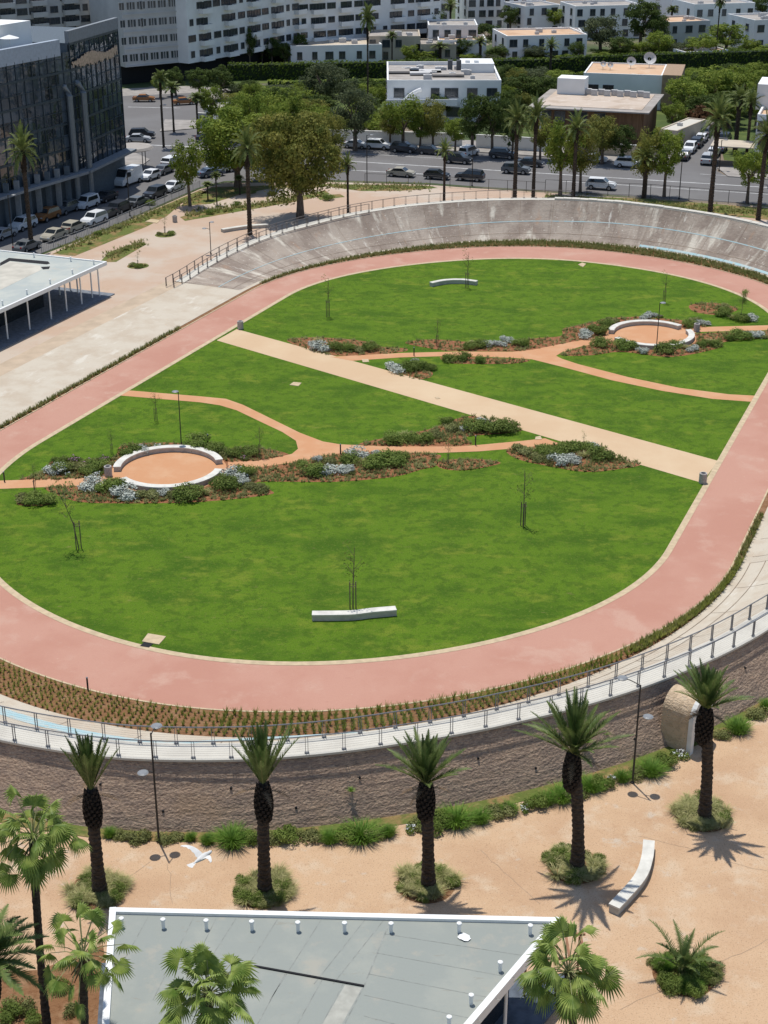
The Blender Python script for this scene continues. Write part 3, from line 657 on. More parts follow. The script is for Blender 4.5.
plant([('s', 56, 472, 20), ('g', 64, 470, 20), ('o', 76, 470, 24), ('m', 88, 466, 20), ('g', 98, 468, 20), ('m', 74, 462, 18), ('w', 96, 476, 14), ('w', 68, 476, 10), ('g', 88, 474, 16), ('m', 104, 461, 14), ('g', 128, 455, 20), ('s', 142, 452, 17), ('w', 158, 448, 12), ('g', 60, 463, 14),
       ('s', 92, 487, 22), ('g', 108, 491, 24), ('s', 125, 497, 24), ('g', 120, 487, 14), ('o', 146, 497, 20), ('s', 160, 496, 14), ('g', 188, 498, 28), ('o', 174, 497, 14), ('y', 206, 494, 14), ('g', 226, 488, 24), ('s', 234, 478, 22), ('g', 246, 474, 20), ('s', 242, 484, 14), ('o', 250, 488, 14), ('g', 195, 447, 24), ('g', 216, 452, 18), ('o', 226, 455, 14), ('g', 236, 456, 16), ('g', 250, 455, 16), ('m', 244, 460, 12), ('o', 262, 491, 14)],
      'around the left seating circle', 'plants in the bed around the left seating circle')
plant([('g', 313, 474, 24), ('s', 333, 473, 22), ('s', 347, 472, 14), ('g', 350, 462, 18), ('s', 357, 457, 20), ('y', 362, 463, 14), ('g', 374, 467, 24), ('g', 388, 465, 26), ('g', 398, 461, 18), ('s', 378, 456, 12), ('s', 318, 461, 10), ('o', 330, 463, 14), ('g', 302, 466, 10)],
      'in the strip right of the left circle', 'plants in the mulch strip right of the left circle')
plant([('g', 393, 442, 20), ('y', 405, 437, 16), ('g', 410, 441, 14), ('g', 424, 442, 18), ('o', 436, 436, 14), ('o', 452, 430, 18), ('g', 446, 424, 14), ('s', 466, 430, 12), ('g', 474, 430, 20), ('s', 484, 424, 12), ('g', 492, 430, 26), ('g', 506, 431, 22)],
      'in the bed above the narrow orange path', 'plants in the bed above the narrow orange path')
plant([('o', 522, 452, 20), ('y', 532, 454, 18), ('g', 545, 455, 18), ('o', 540, 460, 16), ('g', 557, 456, 20), ('g', 570, 451, 20), ('s', 562, 463, 22), ('s', 574, 462, 14), ('y', 584, 457, 16), ('s', 594, 449, 14), ('g', 600, 459, 22), ('g', 588, 450, 14)],
      'at the right end of the beige path', 'plants in the bed at the right end of the beige path')
plant([('s', 320, 350, 18), ('y', 318, 342, 12), ('g', 336, 350, 14), ('g', 348, 350, 14), ('o', 358, 351, 12), ('g', 370, 350, 14), ('s', 312, 345, 8), ('s', 395, 371, 18), ('g', 410, 370, 18), ('g', 420, 368, 16), ('s', 415, 363, 9), ('g', 430, 370, 10)],
      'in the beds beside the upper beige path', 'plants in the beds beside the upper beige path')
plant([('g', 450, 361, 14), ('g', 462, 360, 14), ('y', 472, 344, 9), ('g', 482, 347, 14), ('s', 488, 346, 12), ('s', 500, 346, 12), ('g', 520, 346, 16), ('s', 508, 342, 12), ('g', 470, 349, 12), ('s', 585, 337, 16), ('g', 598, 333, 18), ('g', 606, 327, 14), ('o', 612, 322, 12), ('s', 645, 319, 12), ('s', 652, 317, 10), ('m', 660, 318, 8), ('g', 690, 327, 14), ('s', 703, 325, 12), ('g', 480, 362, 12), ('o', 695, 322, 12)],
      'in the bed left of the right circle', 'plants in the bed left of the right circle')
plant([('g', 602, 346, 18), ('g', 625, 349, 20), ('s', 643, 353, 12), ('g', 667, 352, 20), ('y', 685, 349, 12), ('s', 692, 351, 12), ('g', 676, 347, 14), ('g', 702, 346, 12), ('y', 710, 343, 12), ('g', 716, 346, 12), ('g', 740, 339, 18), ('s', 752, 337, 16), ('g', 728, 340, 10), ('o', 762, 338, 10)],
      'in the bed below the right circle', 'plants in the bed below the right circle')
plant([('g', 724, 316, 16), ('y', 732, 319, 12), ('g', 742, 321, 14), ('s', 752, 320, 12), ('o', 724, 309, 12)], 'around the bushy sapling at right', 'plants around the bushy sapling at the right')
plant([('g', 34, 503, 22), ('g', 46, 503, 18), ('o', 24, 500, 16)], 'around the sapling at the left edge', 'plants around the sapling at the left edge')
# foot of the near wall
strip('planting_soil', lambda s: o_out(s)+batter(s)-0.1, lambda s: o_out(s)+batter(s)+0.85, 0.03, 0.03, M_verge, rng=near_i)
plant([('b', 110, 836, 18), ('b', 191, 840, 14), ('b', 232, 843, 42), ('b', 208, 843, 20), ('g', 289, 840, 24), ('o', 272, 841, 18), ('b', 330, 841, 26), ('b', 361, 838, 44), ('b', 388, 835, 24), ('w', 411, 831, 18), ('g', 430, 828, 26), ('b', 457, 823, 44), ('b', 480, 821, 28), ('o', 494, 816, 20), ('b', 510, 812, 24), ('w', 524, 811, 16), ('b', 545, 803, 28), ('b', 562, 799, 38), ('b', 590, 789, 34), ('g', 603, 788, 18), ('w', 612, 781, 14), ('b', 622, 780, 24), ('b', 651, 773, 36), ('w', 680, 757, 20), ('b', 738, 731, 34), ('o', 757, 716, 22), ('b', 766, 708, 20), ('o', 722, 737, 16), ('o', 140, 840, 20), ('o', 165, 841, 16), ('g', 250, 841, 20), ('o', 310, 839, 22), ('g', 345, 838, 18), ('o', 375, 836, 22), ('o', 420, 828, 20), ('g', 444, 824, 18), ('o', 500, 813, 22), ('g', 534, 806, 20), ('o', 575, 794, 22), ('o', 636, 776, 18), ('g', 667, 764, 20), ('o', 176, 839, 14), ('o', 122, 838, 14)],
      'along the foot of the brown wall', 'plants along the foot of the brown wall')
# small tufts growing on the wall face
k_t = Kind(one('wall_weed', lambda: blade_mesh(60, 0.35, 0.3, 0.02, 0.5, 91), M_bright))
for x, y, l in ((351, 795, 'small green weed with a dark streak growing from the wall'), (586, 746, 'leafy weed on the wall right of a palm crown'), (602, 738, 'long pale green weed on the wall beside the lamp post')):
    t_ = k_t.put(P(x, y, 1.6)+Vector((0, 0.35, 0)), 0, (2.2 if x > 400 else 1, 1, 1), l, 'plant')

# planted ring bed: tuft rows
K_tuft = [Kind(one('border_plant', lambda i=i: blade_mesh(26, 0.42, 0.20, 0.024, 0.15, 100+i, 0.06), leafmat('border_leaf', (0.18, 0.225, 0.04), (0.34, 0.35, 0.09)))) for i in range(3)]
spots = []
rest = MB()
arcs = [(i, RS[i]) for i in near_i if RS[i][1] < R(215)]
cumA = 0
for (i, a), (j, b) in zip(arcs, arcs[1:]):
    wdt = o_pl(a)-o_red(a)-0.3; rows = max(2, int(wdt/0.36)); L = (pt(a, 6)-pt(b, 6)).length; n = max(1, round(L/0.42))
    for q_ in range(n):
        t = q_/n
        for r_ in range(rows):
            off = o_red(a)+0.3+wdt*(r_+0.5)/rows+random.uniform(-.05, .05)
            p = pt(a, off).lerp(pt(b, off), min(1, t+random.uniform(-.08, .08)))
            X, Y, f_ = proj(p)
            if -10 < X < 778: spots.append((f_, p, X, (2.2-(r_ == 0)) if False else 1))
spots.sort(key=lambda t: t[0])
rg = random.Random(4)
def tuft_into(mb, p, h, sp, n, wd):
    for _ in range(n):
        a = rg.uniform(0, 6.28); b = Vector((math.cos(a), math.sin(a), 0)); sd_ = Vector((-b.y, b.x, 0))*wd
        t_ = p+b*sp*rg.uniform(.3, 1)+Vector((0, 0, h*rg.uniform(.6, 1.1)))
        mb.q(p-sd_, p+sd_, t_+sd_*0.2, t_-sd_*0.2)
for k, (f_, p, X, g_) in enumerate(spots):
    s_ = random.uniform(0.65, 1.2)*(0.9 if X < 220 else 1.25)
    if k < 300:
        K_tuft[k % 3].put(p+Vector((0, 0, 0.025)), random.uniform(0, 6.28), (s_, s_, s_), 'small green plant in the tidy rows of the brown border by the track', 'plant', 'small plants in rows in the near track border')
    else: tuft_into(rest, p+Vector((0, 0, .025)), 0.38*s_, 0.26*s_, 22 if X > 300 else 13, 0.034)
rest.build('border_plants', MATS['border_leaf'])['kind'] = 'stuff'
# low grass strips (left, far, right) in the border
bd = MB()
for i in far_i+irng(lambda s: s[0] in 'lr')+irng(lambda s: s[0] == 'n' and s[1] < R(118)):
    s = RS[i]; s2 = RS[(i+1) % len(RS)]
    if s[0] == 'f' and s[1] < R(-84) : continue
    if s[0] == 'l' and s[1] > 0.66: continue
    if s[0] == 'r' and s[1] < 0.80 and s[1] > 0.55: continue
    wdt = o_pl(s)-o_red(s)-0.2; L = (pt(s, 6)-pt(s2, 6)).length; n = int(L*wdt*22)+int(L*8)
    for _ in range(n):
        off = o_red(s)+0.2+wdt*rg.random(); p = pt(s, off).lerp(pt(s2, off), rg.random())+Vector((0, 0, .025))
        tuft_into(bd, p, 0.36, 0.26, 6, 0.035)
bd.build('border_grass', mat('border_grass_leaf', (0.15, 0.18, 0.04), col2=(0.30, 0.28, 0.11), scale=1.2, trans=0.2))['kind'] = 'stuff'

# ------------------------------------------------------------------ young trees with stakes
def make_sapling(seed, lean, tuft, stakes):
    def mk():
        rg = random.Random(seed); t = empty('sapling', (0, 0, 0)); mb = MB()
        top = Vector((lean, 0, 3.4)); mb.tube([Vector((0, 0, 0)), Vector((lean*.2, 0, 1.4)), Vector((lean*.6, 0.05, 2.5)), top], [.035, .03, .022, .012], 5)
        tips = [top]
        for k in range(9):
            b = Vector((lean*.5, 0, 0))+Vector((0, 0, rg.uniform(1.7, 3.2))); a = rg.uniform(0, 6.28); e = b+Vector((math.cos(a)*.45, math.sin(a)*.45, rg.uniform(.3, .7))); mb.tube([b, e], [.014, .006], 4); tips.append(e); tips.append(b.lerp(e, .6))
        mb.build('trunk', M_bark, t)
        lb = MB()
        for e in tips:
            for _ in range(tuft):
                p = e+Vector((rg.gauss(0, .16), rg.gauss(0, .16), rg.gauss(0, .18))); s_ = rg.uniform(.035, .075)
                a = Vector((rg.gauss(0, 1), rg.gauss(0, 1), rg.gauss(0, 1))).normalized(); b = a.orthogonal().normalized()
                lb.q(p-a*s_, p+b*s_*.6, p+a*s_, p-b*s_*.6)
        lb.build('crown', M_shrubG, t)
        for k in range(stakes):
            a = 2*math.pi*k/stakes+.4; sb = MB(); c = Vector((math.cos(a)*.15, math.sin(a)*.15, 0))
            sb.tube([c, c+Vector((0, 0, 1.5))], .03, 5); sb.build('stake', M_bark, t)
        if stakes:
            rb_ = MB(); rb_.tube([Vector((math.cos(2*math.pi*k/8)*.16, math.sin(2*math.pi*k/8)*.16, 1.3)) for k in range(9)], .02, 4); rb_.build('tie', M_bark, t)
        return t
    return mk
K_sap = [Kind(make_sapling(1, 0.0, 7, 3)), Kind(make_sapling(2, -0.9, 10, 2)), Kind(make_sapling(3, 0.1, 4, 2)), Kind(make_sapling(4, 0, 55, 0))]
for x, y, ty, k, l in ((79, 549, 484, 1, 'leaning young tree with a small twiggy crown on the near lawn'), (353, 609, 545, 2, 'thin bare sapling behind the bent bench on the near lawn'), (523, 526, 471, 0, 'sparse sapling in a three stake frame on the near lawn'),
    (156, 421, 390, 2, 'thin staked sapling on the grass below the left orange path'), (112, 454, 430, 2, 'slender sapling behind the bed left of the left circle'), (260, 457, 427, 0, 'staked sapling in the mulch right of the left circle'), (448, 464, 440, 0, 'staked sapling at the lower edge of the orange path'),
    (35, 492, 464, 0, 'staked sapling in a shrub clump at the left edge'), (328, 317, 277, 2, 'narrow upright sapling alone on the upper left lawn'), (437, 346, 320, 0, 'staked sapling in the mulch above the orange path'), (467, 288, 251, 2, 'thin sapling behind the far lawn bench'),
    (664, 303, 272, 2, 'thin staked sapling behind the right circle lamp'), (741, 319, 292, 3, 'bushy young tree near the right end of the far lawn'), (583, 449, 431, 2, 'tiny sapling in the bed by the beige path'), (138, 266, 252, 0, 'sapling in a round grass pit on the far left paving'), (165, 234, 216, 0, 'sapling in a second grass pit near the green verge')):
    h = max(1.5, zof(x, y, ty)); s_ = h/3.5
    K_sap[k].put(P(x, y)+Vector((0, 0, .01)), random.uniform(-.3, .3), (min(1.4, s_), min(1.4, s_), s_), l, 'young tree')

# ------------------------------------------------------------------ lamps
def lamp(bx, by, heads, top, label, r=0.055, group=None):
    """heads: list of (height, dx, dy) of disc luminaires"""
    g = P(bx, by); t = empty('street_lamp', g, 0, label, 'lamp', group); mb = MB()
    mb.tube([(0, 0, 0), (0, 0, .1), (0, 0, .12), (0, 0, top)], [r*2.2, r*2.2, r*1.1, r*0.85], 8); mb.build('pole', M_post, t)
    for h, dx, dy in heads:
        ab = MB(); ab.tube([(0, 0, h-0.12), (dx*.7, dy*.7, h), (dx, dy, h)], .03, 5); ab.build('arm', M_post, t)
        hb = MB(); n = 16; d = Vector((dx, dy, 0)).normalized() if (dx or dy) else Vector((1, 0, 0)); c = Vector((dx, dy, h))+d*0.2
        hb.tube([c+Vector((0, 0, -.05)), c+Vector((0, 0, 0)), c+Vector((0, 0, .05))], [.27, .30, .2], n); hb.build('lamp_head', M_lamp, t)
    return t
h1 = zof(159, 842, 733); h2 = zof(632, 783, 685)
lamp(159, 842, [(h1, 0.15, 0.5), (h1*.66, -0.35, -.1)], h1, 'tall black lamp post with two grey disc heads by the left part of the wall')
lamp(632.5, 783, [(h2+.1, -0.75, 0.5), (h2*.70, 0.35, -.1)], h2, 'tall black lamp post with two grey disc heads left of the arched door')
h3 = zof(181.5, 447, 392); lamp(181.5, 447, [(h3, -0.1, 0.05)], h3, 'thin lamp post rising behind the left seating circle', .045)
h3 = zof(656, 353, 303); lamp(656, 353, [(h3, 0.15, 0.05)], h3, 'thin lamp post in front of the right seating circle', .045)
h3 = zof(211, 254, 222); lamp(211, 254, [(h3*.8, -0.5, 0.05), (h3, .1, 0)], h3, 'grey lamp post on the far left paving behind the railing', .05)
for x, y, ty, l in ((13.5, 250, 195, 'black street lamp at the left end of the left street'), (130, 216, 170, 'dark street lamp among cars parked by the fence'), (367, 183, 135, 'dark street lamp at the near kerb of the avenue'), (472, 186, 150, 'street lamp in front of the dark cars on the avenue'), (679, 199, 155, 'dark street lamp opposite the side street'), (719, 171, 140, 'thin street lamp at the side street corner'), (163, 148, 105, 'thin lamp post at the far crossing')):
    h = zof(x, y, ty); lamp(x, y, [(h, 0.5, 0.1)], h, l, .07)
# path bollards
def make_boll():
    t = empty('bollard', (0, 0, 0)); mb = MB(); mb.tube([(0, 0, 0), (0, 0, .85)], .06, 8); mb.build('post', M_post, t); mb = MB(); mb.tube([(0, 0, .85), (0, 0, .93), (0, 0, .95)], [.065, .065, .03], 8); mb.build('cap', M_lamp, t); return t
kbo = Kind(make_boll)
for x, y, l in ((4.6, 482, 'at the left end of the left orange path'), (340.5, 454, 'on the lower edge of the curving orange path'), (475.5, 445.5, 'in the grass above the orange path'), (414, 356, 'on the narrow orange path in the upper lawn'), (208, 444, 'behind the left seating circle'), (88, 690, 'on the outer edge of the red track by the brown border')):
    kbo.put(P(x, y)+Vector((0, 0, .01)), 0, (1, 1, 1), 'short dark bollard '+l, 'bollard', 'short dark bollards')

# ------------------------------------------------------------------ palms
def frond(mb, rb, origin, az, el, L, leaf, nl, droop, tw=0.0, rg=random, vee=0.6, w_=0.022, plume=0):
    d = Vector((math.cos(az)*math.cos(el), math.sin(az)*math.cos(el), math.sin(el))); side = Vector((-math.sin(az), math.cos(az), 0))
    pts = []
    n = 8; p = Vector(origin); cur = d.copy()
    for k in range(n+1):
        pts.append(p.copy()); cur = (cur+Vector((0, 0, -droop/n*(0.4+1.2*k/n)))).normalized(); p = p+cur*L/n
    rb.tube(pts, [0.03*(1-.8*k/n) for k in range(n+1)], 4, cap=False)
    for k in range(nl):
        t = 0.12+0.88*(k+0.5)/nl; i = min(n-1, int(t*n)); f_ = t*n-i; q = pts[i].lerp(pts[i+1], f_); tg = (pts[i+1]-pts[i]).normalized()
        up = side.cross(tg).normalized(); up = up if up.z > 0 else -up
        ll = leaf*math.sin(math.pi*min(1, .18+.82*t)*.93+.12)*rg.uniform(.85, 1.15)
        for sg in (-1, 1):
            dd = (side*sg*(0.75-.3*plume)+tg*(0.65+.55*plume)+up*vee*rg.uniform(.6, 1.2)*(1-.4*plume)+Vector((0, 0, -.12))).normalized(); e = q+dd*ll+Vector((0, 0, -ll*.12))
            wv = tg*w_
            mb.q(q-wv, q+wv, e+wv*.15, e-wv*.15)
def palm_trunk(H, r0, r1, boots, seed, n=14, lean=(0, 0), scars=0.1):
    rg = random.Random(seed); mb = MB(); rows = int(H/0.16); 
    zs = [H*k/rows for k in range(rows+1)]; b0 = 0
    for k, z in enumerate(zs):
        t = z/H; r = r0+(r1-r0)*min(1, t*3)**.6 if t < .33 else r1
        r *= 1+(scars if k % 2 else -scars*.5)
        for j in range(n):
            a = 2*math.pi*j/n+(k % 2)*math.pi/n; rr = r*(1+rg.uniform(-.06, .06)); mb.v.append((lean[0]*t*t+rr*math.cos(a), lean[1]*t*t+rr*math.sin(a), z))
    for k in range(rows):
        for j in range(n): j2 = (j+1) % n; mb.f.append((k*n+j, k*n+j2, k*n+n+j2, k*n+n+j)); mb.mi.append(0)
    bb = None
    if boots:
        bb = MB()
        for k in range(boots):
            t = k/boots; z = H-1.9+2.1*t; rr = r1*(1.0+0.55*math.sin(math.pi*min(1, .12+t*.9))); a = k*2.39996
            c = Vector((lean[0]+rr*math.cos(a), lean[1]+rr*math.sin(a), z)); o = Vector((math.cos(a), math.sin(a), .55)).normalized()
            s1 = Vector((-math.sin(a), math.cos(a), 0))*.09; b_ = len(bb.v)
            base = Vector((lean[0]+rr*.55*math.cos(a), lean[1]+rr*.55*math.sin(a), z-.18)); u2 = Vector((0, 0, .10))
            for q in (base-s1-u2, base+s1-u2, base+s1+u2, base-s1+u2, c-s1*.8-u2*.5+o*.05, c+s1*.8-u2*.5+o*.05, c+s1*.8+u2+o*.03, c-s1*.8+u2+o*.03): bb.v.append(tuple(q))
            for f_ in ((0, 1, 5, 4), (1, 2, 6, 5), (2, 3, 7, 6), (3, 0, 4, 7), (4, 5, 6, 7)): bb.f.append(tuple(b_+i for i in f_)); bb.mi.append(0)
        zc = [(H-2.1, r1*.9), (H-1.6, r1*1.2), (H-.8, r1*1.3), (H-.2, r1*1.25), (H+.25, r1*.6)]
        bb.tube([(lean[0], lean[1], z) for z, _ in zc], [r for _, r in zc], 12)
    return mb, bb
def date_palm(base, H, label, seed, nf=30, L=3.1, lean=(0, 0), cat='palm', group=None, el=(20, 86), droop=.35, r0=.42, r1=.30, leaf=.5, boots=110, nl=44, fm=None, trunk_m=None, w_=.036, dead=4, elp=0.75, plume=0):
    rg = random.Random(seed); t = empty('date_palm', base, 0, label, cat, group)
    a, b = palm_trunk(H, r0, r1, boots, seed, lean=lean); a.build('trunk', trunk_m or M_trunk, t)
    if b: b.build('boots', M_boots, t)
    mb, rb = MB(), MB(); top = Vector((lean[0], lean[1], H+.1))
    for k in range(nf):
        az = k*2.39996+rg.uniform(-.2, .2); e = R(el[0]+(el[1]-el[0])*((k+.5)/nf)**elp+rg.uniform(-5, 5))
        frond(mb, rb, top, az, e, L*rg.uniform(.82, 1.08), leaf, nl, droop*rg.uniform(.6, 1.7), rg=rg, w_=w_, plume=plume)
    mb.build('fronds', fm or M_frond, t); rb.build('frond_stems', M_rachis, t)
    if dead:
        db, dr = MB(), MB()
        for k in range(dead): frond(db, dr, top-Vector((0, 0, .2)), rg.uniform(0, 6.28), R(rg.uniform(-20, 15)), L*.5, leaf*.6, 14, .7, rg=rg, w_=w_)
        db.v += dr.v and []; db.build('dry_fronds', M_dead, t)
    return t
near_palms = [((100, 893), (91, 793), 'leftmost of the stout short palms below the wall', 7, dict(nf=34, L=3.2, el=(62, 89), droop=.18, leaf=.46, w_=.042, plume=.5)), ((265, 893), (263, 787), 'second stout short palm from the left below the wall', 5, dict(nf=32, L=3.3, el=(56, 89), droop=.2, leaf=.46, w_=.042, plume=.5)),
    ((428, 888), (426, 786), 'third stout palm from the left below the wall', 9, dict(nf=36, L=2.9, el=(34, 88), droop=.35, leaf=.46, w_=.042, plume=.5)), ((577, 869), (573, 756), 'stout palm behind the white bent bench on the paving', 12, dict(nf=42, L=3.3, el=(26, 88), droop=.5, leaf=.48, w_=.044, plume=.5)), ((704, 819), (706, 711), 'stout palm in front of the arched doorway', 14, dict(nf=36, L=2.7, el=(32, 88), droop=.4, leaf=.46, w_=.042, plume=.5))]
for i, (b, c, l, sdn, kw) in enumerate(near_palms):
    g = P(*b); H = zof(b[0], b[1], c[1])
    tx = P(c[0], c[1], H).x-g.x
    date_palm(g, H, l, sdn, lean=(tx, 0), group='stout palms in a row below the wall', **kw)
    # grass pit
    pc = P(b[0]-2, b[1]-3); rr = 1.5; disc(pc, rr, 0.012, M_soil, 'planting_soil'); rg2 = random.Random(sdn)
    nm = ['leftmost', 'second', 'third', 'fourth', 'rightmost'][i]
    its = []
    for k in range(46):
        a = rg2.uniform(0, 6.28); q = rr*math.sqrt(rg2.uniform(.04, .95)); s_ = rg2.uniform(.75, 1.2)
        kk = 'y' if rg2.random() < .6 else ('o' if rg2.random() < .45 else 'g'); K = KS[kk][0][k % 2]; sc = s_ if kk == 'y' else s_*.62
        nme = {'y': 'straw coloured grass tuft', 'o': 'low olive shrub', 'g': 'small green shrub'}[kk]
        pp = pc+Vector((q*math.cos(a), q*math.sin(a), .012)); its.append((proj(pp)[0], K.put(pp, rg2.uniform(0, 6.28), (sc, sc, sc*.9)), nme))
    order(its, 'shrub', 'plants in the pit of the %s stout palm' % nm, 'in the pit of the %s stout palm' % nm)

def fan_leaf(mb, pb, o, az, el, Lp, Rl, rg, sag):
    d = Vector((math.cos(az)*math.cos(el), math.sin(az)*math.cos(el), math.sin(el)))
    p1 = o+d*Lp*.5; d2 = (d+Vector((0, 0, -sag))).normalized(); c = p1+d2*Lp*.5
    pb.tube([o, p1, c], [.03, .022, .015], 4, cap=False)
    side = d2.cross(Vector((0, 0, 1))).normalized(); up = side.cross(d2).normalized()
    d3 = (d2+Vector((0, 0, -sag*.8))).normalized(); up3 = side.cross(d3).normalized(); n = 22
    fold = rg.uniform(.0, .75); roll = rg.uniform(-1.0, 1.0); side = (side*math.cos(roll)+up3*math.sin(roll)).normalized(); up3 = side.cross(d3).normalized()
    for k in range(n):
        a0 = R(-112+224*k/n); a1 = R(-112+224*(k+1)/n); am = (a0+a1)/2; rr = Rl*(1-.25*abs(am)/2)*rg.uniform(.9, 1.08)
        f = lambda a, r_, z=0: c+(d3*math.cos(a)+side*math.sin(a))*r_+up3*(z-abs(math.sin(a))*r_*fold)+Vector((0, 0, -(r_/Rl)**2*.22*Rl))
        m0, m1, mm = f(a0, rr*.62), f(a1, rr*.62), f(am, rr*.62, .05*Rl)
        mb.q(c, m0, mm); mb.q(c, mm, m1); tip_ = f(am, rr)+Vector((0, 0, -rg.uniform(.05, .25)*Rl))
        mb.q(m0, tip_, mm); mb.q(mm, tip_, m1)
def fan_palm(base, H, label, seed, nf=22, Lp=1.25, Rl=.85, lean=(0, 0), group=None, r=.17, els=(-35, 80), skirt=12):
    rg = random.Random(seed); t = empty('fan_palm', base, 0, label, 'palm', group)
    a, _ = palm_trunk(H, r*1.6, r, 0, seed, lean=lean, n=10, scars=.05); a.build('trunk', M_trunk, t)
    mb, pb = MB(), MB(); top = Vector((lean[0], lean[1], H))
    for k in range(nf):
        az = k*2.39996+rg.uniform(-.25, .25); e = R(els[0]+(els[1]-els[0])*((k+.5)/nf)+rg.uniform(-6, 6)); fan_leaf(mb, pb, top, az, e, Lp*rg.uniform(.4, 1.15), Rl*rg.uniform(.85, 1.1), rg, .35 if e > 0 else .6)
    mb.build('leaves', M_fan, t); pb.build('leaf_stalks', M_petiole, t)
    if skirt:
        db = MB()
        for k in range(skirt):
            a = rg.uniform(0, 6.28); c = top+Vector((math.cos(a)*r*1.2, math.sin(a)*r*1.2, rg.uniform(-1, -.1))); db.tube([c, c+Vector((math.cos(a)*.35, math.sin(a)*.35, -.5))], [.07, .02], 4)
        db.build('dead_stalks', M_dead, t)
    return t
def by_crown(cx, cy, by, H=None, bx=None):
    """trunk foot row by, crown at photo point cx,cy"""
    bx = cx if bx is None else bx; g = P(bx, by); h = zof(bx, by, cy); top = P(cx, cy, h); return g, h, (top.x-g.x, 0)
for cx, cy, bx, by, l, sdn, kw in ((33, 838, 51, 1062, 'slim fan palm at the left edge in front of the wall', 3, dict(nf=38, Lp=1.7, Rl=.82)), (83, 955, 92, 1120, 'slim fan palm overlapping the left edge of the grey roof', 4, dict(nf=30, Lp=1.7, Rl=.70)),
    (209, 994, 210, 1180, 'bushy fan palm in front of the grey roof at the bottom', 6, dict(nf=46, Lp=1.6, Rl=.80, els=(-25, 88))), (568, 972, 573, 1150, 'fan palm at the bottom right corner of the grey roof', 8, dict(nf=36, Lp=1.8, Rl=.85))):
    g, h, ln = by_crown(cx, cy, by, bx=bx); fan_palm(g, h, l, sdn, lean=ln, group='fan palms along the bottom', **kw)
g, h, ln = by_crown(-14, 962, 1100)
date_palm(g, h, 'dark feathery palm cut off by the left bottom edge', 21, nf=44, L=2.8, el=(-20, 80), droop=.7, w_=.045, nl=44, lean=ln)
# young bushy palm on the plaza
g = P(684, 975); disc(g, 1.5, 0.012, M_soil, 'planting_soil')
t = empty('young_palm', g, 0, 'low bushy young palm in a round bed at the bottom right', 'palm'); mb, rb = MB(), MB(); rgp = random.Random(5)
for k in range(12): frond(mb, rb, Vector((rgp.uniform(-.3, .3), rgp.uniform(-.2, .3), .4)), k*2.4, R(rgp.uniform(40, 75)), 2.6*rgp.uniform(.7, 1.1), .34, 30, 1.2, rg=rgp, w_=.04)
mb.build('fronds', M_frond, t); rb.build('frond_stems', M_rachis, t)
its = []
for k in range(36):
    a = rgp.uniform(0, 6.28); q = 1.5*math.sqrt(rgp.random()); K = [K_green[0], K_green[1], K_olive[0], K_spiky[0]][k % 4]; s_ = rgp.uniform(.45, .8)
    pp = g+Vector((q*math.cos(a), q*math.sin(a), .012)); its.append((proj(pp)[0], K.put(pp, rgp.uniform(0, 6.28), (s_, s_, s_)), 'bright spiky tuft' if k % 4 == 3 else 'leafy little shrub'))
order(its, 'shrub', 'small plants around the low young palm', 'around the low young palm')
sheet('planting_soil', [(-60, 1250), (-60, 975), (40, 970), (103, 945), (112, 1000), (105, 1250)], 0.010, M_soil)
plant([('o', 20, 1010, 26), ('g', 8, 1018, 24), ('g', 60, 990, 16), ('o', 74, 1012, 18), ('g', 36, 1022, 18)], 'in the soil left of the grey roof', 'plants in the soil left of the grey roof')

# ------------------------------------------------------------------ broadleaf trees
def crown_mesh(seed, rx, rz, nclump, nleaf, leaf, cz, flat=0.0, hollow=.55):
    rg = random.Random(seed); mb = MB(); cl = []
    while len(cl) < nclump:
        v = Vector((rg.uniform(-1, 1), rg.uniform(-1, 1), rg.uniform(-1, 1)))
        if hollow < v.length < 1: k_ = rg.uniform(.62, 1.0); cl.append((Vector((v.x*rx*k_, v.y*rx*k_, cz+v.z*rz*k_)), rg.uniform(.17, .36)*rx))
    for c, cr in cl:
        for _ in range(nleaf):
            d = Vector((rg.gauss(0, 1), rg.gauss(0, 1), rg.gauss(0, 1)+.25)).normalized(); p = c+Vector((d.x*cr, d.y*cr, d.z*cr*.8))*rg.uniform(.6, 1.12)
            nr = (d+Vector((rg.gauss(0, .55), rg.gauss(0, .55), rg.gauss(0, .55)))).normalized(); a = nr.orthogonal().normalized(); a.rotate(Quaternion(nr, rg.uniform(0, 6.28))); b = nr.cross(a)
            s_ = leaf*rg.uniform(.6, 1.4); mb.q(p-a*s_, p-b*s_*.55, p+a*s_, p+b*s_*.55)
    return mb, cl
def make_tree(seed, m, rx, rz, cz, nclump, nleaf, leaf, name='broadleaf_tree', tr=.28, fork=None):
    def mk():
        t = empty(name, (0, 0, 0)); mb, cl = crown_mesh(seed, rx, rz, nclump, nleaf, leaf, cz); mb.build('crown', m, t)
        tb = MB(); fz = fork or (cz-rz*.75); tb.tube([(0, 0, 0), (.05, 0, fz*.5), (.1, .05, fz)], [tr*1.3, tr, tr*.85], 8, wob=.08)
        rg = random.Random(seed); 
        for c, cr in rg.sample(cl, min(9, len(cl))):
            m_ = Vector((c.x*.4, c.y*.4, fz+(c.z-fz)*.55)); tb.tube([(.1, .05, fz-.1), m_, c], [tr*.6, tr*.35, tr*.1], 5)
        tb.build('trunk', M_bark, t); return t
    return mk
